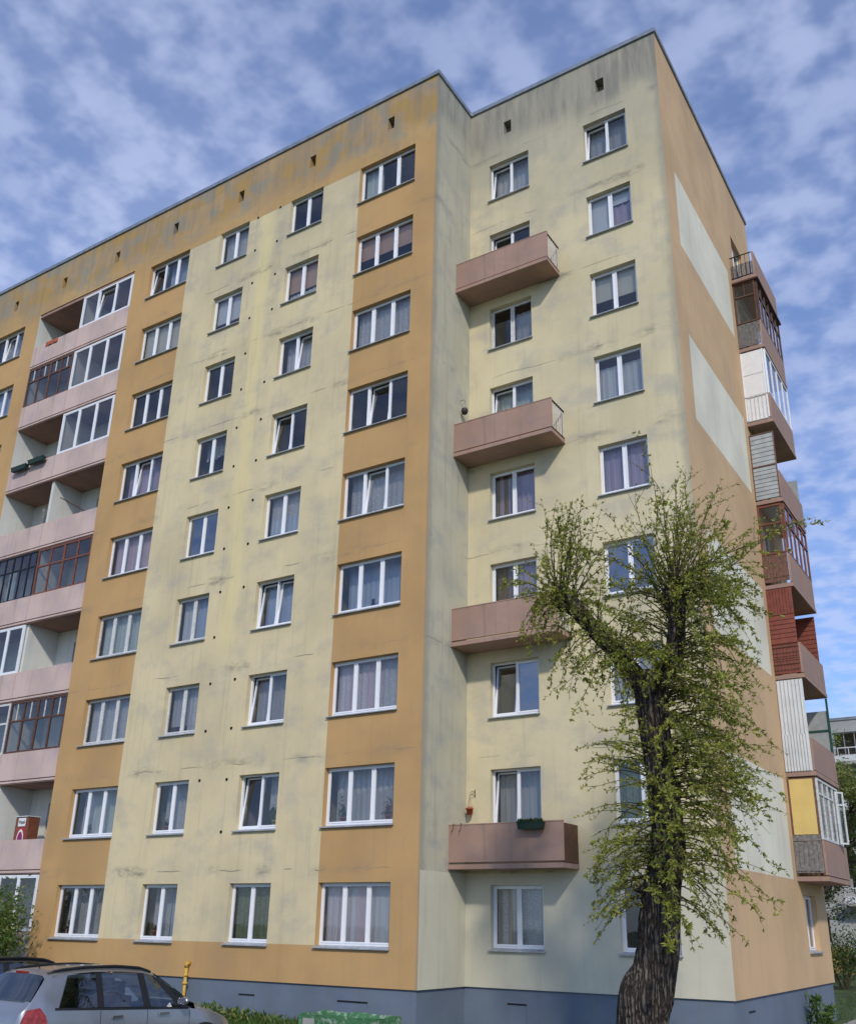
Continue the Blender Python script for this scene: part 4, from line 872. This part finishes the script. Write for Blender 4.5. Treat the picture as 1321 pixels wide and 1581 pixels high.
for q in ('leaf_willow', 'leaf_willow_b', 'leaf_willow_c'): m.materials.append(MAT[q])
m.polygons.foreach_set('material_index', LM); m.update(); o = link('foliage', m, tree); o['kind'] = 'stuff'
tag(tree, 'pollarded willow with gnarled bulging trunk and fresh green shoots in front of the building', 'tree')

# ------------------------------------------------------------------ shrubs and background trees
def bush(name, loc, rx, ry, h, n, size, mats, label, cat='shrub', seed=1, stems=9, group=None):
    e = empty(name, loc); b = MB(); r2 = random.Random(seed)
    tips = []
    for i in range(stems):
        a = r2.uniform(0, 6.28); q = r2.uniform(.2, .85); z_ = h*r2.uniform(.6, .97)
        p1 = Vector((math.cos(a)*rx*q*.5, math.sin(a)*ry*q*.5, z_*.55)); p2 = Vector((math.cos(a)*rx*q, math.sin(a)*ry*q, z_)); b.tube([(p1.x*.1, p1.y*.1, 0), p1, p2], [.025, .015, .004], 5); tips += [(p1, .32), (p2, .25), (p1.lerp(p2, .5), .3)]
    b.build('stems', 'twig', e)
    def fn(r_):
        p, s = r_.choice(tips); return p+Vector((r_.gauss(0, rx*s), r_.gauss(0, ry*s), r_.gauss(0, h*.14))), Vector((r_.gauss(0, .5), r_.gauss(0, .5), .5))
    o = leafy('foliage', n, fn, size, mats, e, seed); o['kind'] = 'stuff'
    for v in o.data.vertices:
        if v.co.z < 0: v.co.z = abs(v.co.z)
    return tag(e, label, cat, group)
bush('lilac_shrub', (-13.9, -1.8, GZ), 1.5, 1.0, 2.8, 15000, .13, ['leaf_mid', 'leaf_grass', 'leaf_pale'], 'light green leafy shrub below the ground-floor loggia beside the dark car', 'shrub', 3, 16)
for i, (x, y, rx, h) in enumerate(((3.6, 28.5, 2.2, 2.2), (7.4, 29.5, 2.4, 2.0), (-0.4, 30.0, 2.4, 2.3))):
    bush('hedge_shrub', (x, y, GZ), rx, 1.3, h, 4200, .13, ['leaf_dark', 'leaf_mid'], ('dark green shrub behind the right end of the building', 'dark green shrub at the far right edge by the path', 'dark green shrub hidden mostly behind the building end')[i], 'shrub', 70+i, 14)
def btree(loc, h, sp, n, mats, label, seed):
    e = empty('spring_tree', loc); b = MB(); r2 = random.Random(seed); tips = []
    b.tube([(0, 0, -.1), (.1, 0, h*.2), (0, .1, h*.42)], [.22, .18, .14], 8)
    def br(p, d, L_, rad, lev):
        pts = [p]; q = p
        for i in range(5): d = (d+Vector((r2.gauss(0, .16), r2.gauss(0, .16), r2.gauss(0, .12)+.04))).normalized(); q = q+d*L_/5; pts.append(q)
        b.tube(pts, [rad*(1-.14*i) for i in range(6)], 5, False)
        if lev == 0:
            for q_ in pts[1:]: tips.append(q_)
        else:
            for i in range(4): br(pts[r2.randint(2, 5)], (d+Vector((r2.gauss(0, .7), r2.gauss(0, .7), r2.gauss(0, .4)))).normalized(), L_*.6, rad*.45, lev-1)
    for i in range(9):
        a = i*.7+r2.uniform(-.3, .3); br(Vector((0, .1, h*r2.uniform(.2, .42))), Vector((math.cos(a)*sp, math.sin(a)*sp, r2.uniform(.5, 1.1))).normalized(), h*.38, .09, 2)
    b.build('trunk', 'bark', e)
    o = leafy('crown', n, lambda r_: (r_.choice(tips)+Vector((r_.gauss(0, .22), r_.gauss(0, .22), r_.gauss(0, .2))), Vector((r_.gauss(0, 1), r_.gauss(0, 1), .2))), .19, mats, e, seed); o['kind'] = 'stuff'
    tag(e, label, 'tree')
btree((2.9, 28.0, GZ), 11.5, 1.0, 30000, ['leaf_pale', 'leaf_pale', 'leaf_mid'], 'pale green spring tree behind the right end of the building', 5)
btree((0.6, 34.5, GZ), 9.0, 1.0, 12000, ['leaf_pale', 'leaf_mid'], 'second pale spring tree further back, in front of the grey far block', 6)

# ------------------------------------------------------------------ far block on the right
far = empty('far_apartment_block', (-20, 45, GZ)); FW, FHt = 70.0, 14.9
facade('far_concrete', (0.40, 0.40, 0.385, 1), joint=.6, blot=.5); facade('far_ochre', (0.36, 0.28, 0.10, 1), joint=0, blot=.4)
fholes = []
for fl in range(5):
    for i in range(20): fholes.append((1.2+i*3.4, 1.2+i*3.4+1.9, 1.7+fl*2.75, 1.7+fl*2.75+1.45))
wall_sheet('wall', [0, FW], [0, 1.5, FHt], fholes, lambda u, z: 'far_ochre' if z < 1.5 else 'far_concrete', ['far_ochre', 'far_concrete'], lambda u, d, z: (u, d, z), .15, far)
b = MB(); b.quad((0, 0, FHt), (FW, 0, FHt), (FW, 12, FHt), (0, 12, FHt)); b.quad((FW, 0, 0), (FW, 12, 0), (FW, 12, FHt), (FW, 0, FHt)); b.quad((0, 12, 0), (0, 0, 0), (0, 0, FHt), (0, 12, FHt)); b.quad((FW, 12, 0), (0, 12, 0), (0, 12, FHt), (FW, 12, FHt)); b.build('roof', 'far_concrete', far)
MB().box(-.05, FW+.05, -.06, .1, FHt, FHt+.18).build('roof_flashing', 'zinc', far)
fwm = frame_mesh(1.9, 1.45, 3, .07).mesh('far_window', 'pvc_white'); fpm = MB().quad((0, .13, 0), (1.9, .13, 0), (1.9, .13, 1.45), (0, .13, 1.45)).mesh('far_pane', 'glass'); frm = MB().inbox(-.2, 2.1, .16, 2, -.3, 1.7).mesh('far_room', 'room_wall')
for h in fholes:
    if not 12 < h[0] < 48: continue
    o = link('window', fwm, far, (h[0], 0, h[2])); link('pane', fpm, o); link('room_interior', frm, o)
for fl in range(5):
    for i in range(4, 14, 2):
        x = .9+i*3.4; e = empty('balcony', (x, 0, 1.0+fl*2.75), 0, far); MB().box(0, 2.6, -1.0, -.003, 0, .14).build('slab', 'concrete', e); MB().box(0, 2.6, -1.0, -.95, .2, .55).build('lower_panel', 'sheet_white', e); MB().box(0, 2.6, -1.0, -.95, .98, 1.04).build('handrail', 'rail_white', e)
        for j in range(5): MB().box(.02+j*.63, .06+j*.63, -.99, -.96, .14, .98).build('post', 'rail_white', e)
tag(far, 'long grey five storey apartment block in the background at the right edge', 'building')

# ------------------------------------------------------------------ cars
def car_paint(name, c, metal=.75):
    n = N(name); n.color(n.mix(n.ramp(n.noise(n.co(), 2.5, 4), .3, .7), mul(c, .93), mul(c, 1.05))).set(.32, metal, .5); n.b.inputs['Coat Weight'].default_value = .6; n.b.inputs['Coat Roughness'].default_value = .06
    n.link(n.ramp(n.noise(n.scaled(1, 1, 1.5), 2, 2, .5), .3, .8, .28, .42), n.b.inputs['Roughness']); MAT[name] = n.m
car_paint('paint_silver', (0.33, 0.335, 0.345, 1)); car_paint('paint_black', (0.018, 0.018, 0.02, 1), .2)
simple('car_black', (.012, .012, .013, 1), .45); simple('tyre', (.018, .018, .018, 1), .9); simple('alloy', (.42, .43, .44, 1), .35, .9); simple('chrome', (.6, .6, .6, 1), .15, 1.0, var=.02)
simple('seat_cloth', (.03, .031, .035, 1), .9)
n = N('lamp_red'); n.color(n.mix(n.ramp(n.noise(n.co(), 18, 2), .35, .65), (.20, .008, .006, 1), (.36, .03, .02, 1))).set(.12, 0, .6); MAT['lamp_red'] = n.m
n = N('lamp_clear'); n.color((.55, .56, .57, 1)).set(.1, .3, .6); MAT['lamp_clear'] = n.m
glass_mat('car_glass', (.52, .58, .56, 1), .12)
def interp(tab, x):
    if x <= tab[0][0]: return tab[0][1]
    for (a, va), (c, vc) in zip(tab, tab[1:]):
        if x <= c: t = (x-a)/(c-a); t = t*t*(3-2*t) if False else t; return va+(vc-va)*t
    return tab[-1][1]
ZBELT = [(0, 1.05), (.6, 1.04), (2.0, 1.0), (3.2, .935), (3.6, .87), (4.1, .72), (4.47, .56)]
ZROOF = [(0, .70), (.06, 1.0), (.14, 1.07), (.22, 1.16), (.46, 1.535), (.60, 1.585), (1.2, 1.635), (1.8, 1.64), (2.3, 1.60), (2.55, 1.54), (3.0, 1.27), (3.35, 1.02), (3.5, .94), (3.8, .86), (4.1, .75), (4.36, .63), (4.47, .54)]
HALF = [(0, .70), (.10, .80), (.4, .865), (1.0, .885), (3.0, .885), (3.8, .86), (4.2, .76), (4.40, .60), (4.47, .5)]
def section(x):
    hw, zb, zr = interp(HALF, x), interp(ZBELT, x), interp(ZROOF, x); zb = min(zb, zr-.03); gh = max(zr-zb, .02); k = min(1, gh/.55)
    ty = hw*(.955-.23*k)               # roof rail half width
    return [(hw*.9, .20), (hw*.985, .34), (hw, .58), (hw*.995, .8*min(1, zb)), (hw*.965, zb), (hw*.965+(ty-hw*.965)*.5, zb+gh*.46), (ty, zb+gh*.86), (ty*.90, zb+gh*.95), (ty*.6, zr-.012*k), (0, zr)]
def side_y(x, z):
    s = section(x)
    for (a, b2) in zip(s, s[1:]):
        if a[1] <= z <= b2[1] and b2[1] > a[1]: return a[0]+(b2[0]-a[0])*(z-a[1])/(b2[1]-a[1])
    return s[6][0]
def make_car(loc, head, paint, label, detail=True):
    e = empty('parked_car', loc, head)
    xs = [0, .03, .06, .10, .14, .18, .22, .28, .34, .40, .46, .52, .6, .8, 1.0, 1.3, 1.6, 1.9, 2.1, 2.3, 2.45, 2.55, 2.7, 2.85, 3.0, 3.15, 3.28, 3.35, 3.42, 3.5, 3.7, 3.9, 4.1, 4.25, 4.34, 4.40, 4.44, 4.47]
    b = MB(); nn = 10
    for x in xs:
        s = section(x)
        for (y, z) in s: b.v.append((x, -y, z))
        for (y, z) in s[-2::-1]: b.v.append((x, y, z))
    m_ = 2*nn-1
    for i in range(len(xs)-1):
        for j in range(m_-1):
            xm = (xs[i]+xs[i+1])/2
            # leave the daylight openings free: side glass, rear glass, windscreen
            jj = min(j, m_-2-j)
            if jj in (4, 5) and .6 < xm < 3.15: continue
            if jj in (6, 7, 8) and (.22 < xm < .46 or 2.55 < xm < 3.35): continue
            if jj in (4, 5) and 3.15 <= xm < 3.35: continue
            b.f.append((i*m_+j, (i+1)*m_+j, (i+1)*m_+j+1, i*m_+j+1)); b.mi.append(0)
    b.f.append(tuple(range(m_))); b.mi.append(0); b.f.append(tuple((len(xs)-1)*m_+j for j in range(m_))[::-1]); b.mi.append(0)
    body = b.build('body', paint, e, True)
    MB().box(.15, 4.3, -.80, .80, .20, .30).build('floor_pan', 'car_black', body)
    def patch(name, mat, corners, off, nu=10, nv=6, par=e, sgn=-1):
        (xa, za), (xb, zb), (xc, zc_), (xd, zd) = corners; b = MB(); P_ = []
        for iv in range(nv+1):
            for iu in range(nu+1):
                u, v = iu/nu, iv/nv; x = (xa*(1-u)+xb*u)*(1-v)+(xd*(1-u)+xc*u)*v; z = (za*(1-u)+zb*u)*(1-v)+(zd*(1-u)+zc_*u)*v; b.v.append((x, sgn*(side_y(x, z)+off), z))
        for iv in range(nv):
            for iu in range(nu): q = iv*(nu+1)+iu; b.f.append((q, q+1, q+nu+2, q+nu+1) if sgn < 0 else (q, q+nu+1, q+nu+2, q+1)); b.mi.append(0)
        return b.build(name, mat, par, True)
    for sg in (-1, 1):
        B2 = lambda x: interp(ZBELT, x)+.012
        T2 = lambda x: interp(ZBELT, x)+(interp(ZROOF, x)-interp(ZBELT, x))*.84
        patch('side_glass', 'car_glass', ((.66, B2(.66)), (1.38, B2(1.38)), (1.38, T2(1.38)), (.86, T2(.86))), .002, par=e, sgn=sg)
        patch('side_glass', 'car_glass', ((1.46, B2(1.46)), (2.28, B2(2.28)), (2.2, T2(2.2)), (1.46, T2(1.46))), .002, sgn=sg)
        patch('side_glass', 'car_glass', ((2.38, B2(2.38)), (3.0, B2(3.0)), (2.55, T2(2.5)-.0), (2.3, T2(2.3))), .002, sgn=sg)
        patch('pillar', 'car_black', ((1.36, B2(1.36)), (1.48, B2(1.48)), (1.48, T2(1.48)), (1.36, T2(1.36))), .004, 2, sgn=sg)
        patch('pillar', 'car_black', ((2.26, B2(2.26)), (2.40, B2(2.40)), (2.32, T2(2.32)), (2.18, T2(2.18))), .004, 2, sgn=sg)
        patch('pillar', paint, ((.56, B2(.56)-.02), (.67, B2(.67)-.02), (.87, T2(.87)), (.58, T2(.6)+.03)), .001, 4, sgn=sg)
        patch('pillar', 'car_black', ((2.98, B2(2.98)), (3.2, B2(3.2)), (2.58, T2(2.58)), (2.5, T2(2.5))), .003, 6, sgn=sg)
        patch('window_trim', 'car_black', ((.60, B2(.6)-.03), (3.2, B2(3.2)-.03), (3.2, B2(3.2)+.005), (.60, B2(.6)+.005)), .006, 30, 1, sgn=sg)
        patch('roof_seam', paint, ((.60, T2(.6)-.01), (2.6, T2(2.6)-.01), (2.6, T2(2.6)+.03), (.60, T2(.6)+.05)), .001, 20, 1, sgn=sg)
        for xx in (1.42, 2.33, 3.22): patch('door_seam', 'car_black', ((xx, .38), (xx+.008, .38), (xx+.008, B2(xx)-.03), (xx, B2(xx)-.03)), .003, 1, 8, sgn=sg)
        for xx in (1.62, 2.55): MB().box(xx, xx+.20, sg*.90-.02, sg*.90+.02, .86, .895).build('door_handle', 'chrome', e)
        b = MB(); pts = []
        for i in range(17):
            t = i/16; x = .55+t*1.95; s = section(x); zz_ = s[7][1]+.022*min(1, 8*t, 8*(1-t))-.004; pts.append((x, sg*(s[7][0]+.0), zz_))
        b.tube(pts, .024, 8)
        for t in (1, 8, 15): b.tube([pts[t], (pts[t][0], pts[t][1], pts[t][2]-.06)], .016, 6)
        b.build('roof_rail', 'car_black', e, True)
        # mirror
        bm = bmesh.new(); bmesh.ops.create_icosphere(bm, subdivisions=3, radius=1, matrix=Matrix.Translation((2.98, sg*1.0, 1.06)) @ Matrix.Diagonal((.055, .10, .068, 1)))
        me = bpy.data.meshes.new('mirror'); bm.to_mesh(me); bm.free(); me.materials.append(MAT[paint]); me.polygons.foreach_set('use_smooth', [True]*len(me.polygons)); mo = link('mirror', me, e)
        MB().tube([(3.0, sg*.86, 1.0), (2.98, sg*.95, 1.04)], .025, 6).build('mirror_arm', 'car_black', mo); MB().box(2.905, 2.912, sg*1.0-.09, sg*1.0+.09, 1.01, 1.115).build('mirror_glass', 'chrome', mo)
        # lamps
        b = MB(); lv = [(.50, .62), (.52, .82), (.40, 1.02), (.30, 1.06)]
        L_ = [((.13, .70), (.46, .78)), ((.085, .80), (.50, .86)), ((.11, .92), (.46, .95)), ((.17, 1.04), (.36, 1.07))]
        b = MB(); nu = 8
        for (xa, za), (xb, zb) in L_:
            for i in range(nu+1):
                t = i/nu; x = xa+(xb-xa)*t; z = za+(zb-za)*t; b.v.append((x-.01, sg*(side_y(x, z)+.012), z))
        for r0 in range(3):
            for i in range(nu): q = r0*(nu+1)+i; b.f.append((q, q+1, q+nu+2, q+nu+1) if sg < 0 else (q, q+nu+1, q+nu+2, q+1)); b.mi.append(0)
        # rear-facing half of the lamp
        k0 = len(b.v)
        for (xa, za), _ in L_:
            y_ = side_y(xa, za)
            b.v.append((xa-.01, sg*(y_+.012), za)); b.v.append((xa-.035, sg*(y_-.16), za))
        for r0 in range(3): q = k0+r0*2; b.f.append((q, q+2, q+3, q+1) if sg < 0 else (q, q+1, q+3, q+2)); b.mi.append(0)
        b.build('tail_lamp', 'lamp_red', e, True)
        MB().box(4.25, 4.42, sg*.55-.12, sg*.55+.12, .46, .56).build('headlamp', 'lamp_clear', e)
        for xx in (.88, 3.58):
            wv = empty('wheel', (xx, sg*.80, .315), 0, e); b = MB(); b.lathe([(.20, -.10), (.29, -.10), (.315, -.07), (.315, .07), (.29, .10), (.20, .10)], 28); o = b.build('tyre', 'tyre', wv, True); o.rotation_euler.x = R(90)
            o = MB().lathe([(.02, -.085), (.20, -.095), (.205, .095), (.02, .085)], 20).build('rim', 'alloy', wv); o.rotation_euler.x = R(90)
            o = MB().lathe([(.33, -.012), (.36, -.012), (.36, .012), (.33, .012)], 24).build('wheel_arch', 'car_black', e, True, (xx, sg*.885, .33)); o.rotation_euler.x = R(90)
    # rear glass, windscreen, tailgate details
    b = MB(); 
    for iv in range(7):
        v = iv/6; x = .215+v*.245; z = interp(ZROOF, x)
        for iu in range(13): u = iu/12*2-1; s = section(x); y = u*(s[6][0]*.97); b.v.append((x-.012-.012*(1-u*u), y, z-(.0 if abs(u) < .6 else (abs(u)-.6)*.10)))
    for iv in range(6):
        for iu in range(12): q = iv*13+iu; b.f.append((q, q+13, q+14, q+1)); b.mi.append(0)
    b.build('rear_glass', 'car_glass', e, True)
    b = MB()
    for iv in range(9):
        v = iv/8; x = 2.56+v*.78; z = interp(ZROOF, x); s = section(x)
        for iu in range(13): u = iu/12*2-1; b.v.append((x+.02*(1-u*u), u*s[6][0]*1.0, z+.004-max(0, abs(u)-.6)*.12))
    for iv in range(8):
        for iu in range(12): q = iv*13+iu; b.f.append((q, q+13, q+14, q+1)); b.mi.append(0)
    b.build('windscreen', 'car_glass', e, True)
    MB().box(.43, .47, -.16, .16, 1.535, 1.565).build('brake_light', 'lamp_red', e)
    MB().tube([(.75, 0, 1.60), (.62, 0, 1.80)], [.008, .003], 5).build('antenna', 'car_black', e)
    MB().box(-.03, .12, -.72, .72, .34, .58).build('rear_bumper', paint, e); MB().box(.03, .06, -.27, .27, .70, .81).build('number_plate', 'panel_white', e)
    if detail:
        for (xx, yy) in ((1.15, -.38), (1.15, .38), (2.05, -.40), (2.05, .40)):
            b = MB(); b.box(xx, xx+.5, yy-.24, yy+.24, .30, .62); b.box(xx-.08, xx+.10, yy-.23, yy+.23, .55, 1.16); b.box(xx-.07, xx+.03, yy-.12, yy+.12, 1.18, 1.38); b.build('seat', 'seat_cloth', e)
        MB().box(2.9, 3.3, -.78, .78, .75, .95).build('dashboard', 'seat_cloth', e)
    return tag(e, label, 'car')
make_car((-1.90, -9.28, GZ+.004), R(84.5), 'paint_silver', 'silver minivan with black roof rails and red tail lamp parked at lower left')
make_car((-5.75, -8.3, GZ+.004), R(85), 'paint_black', 'dark car whose roof shows behind the silver minivan', True)
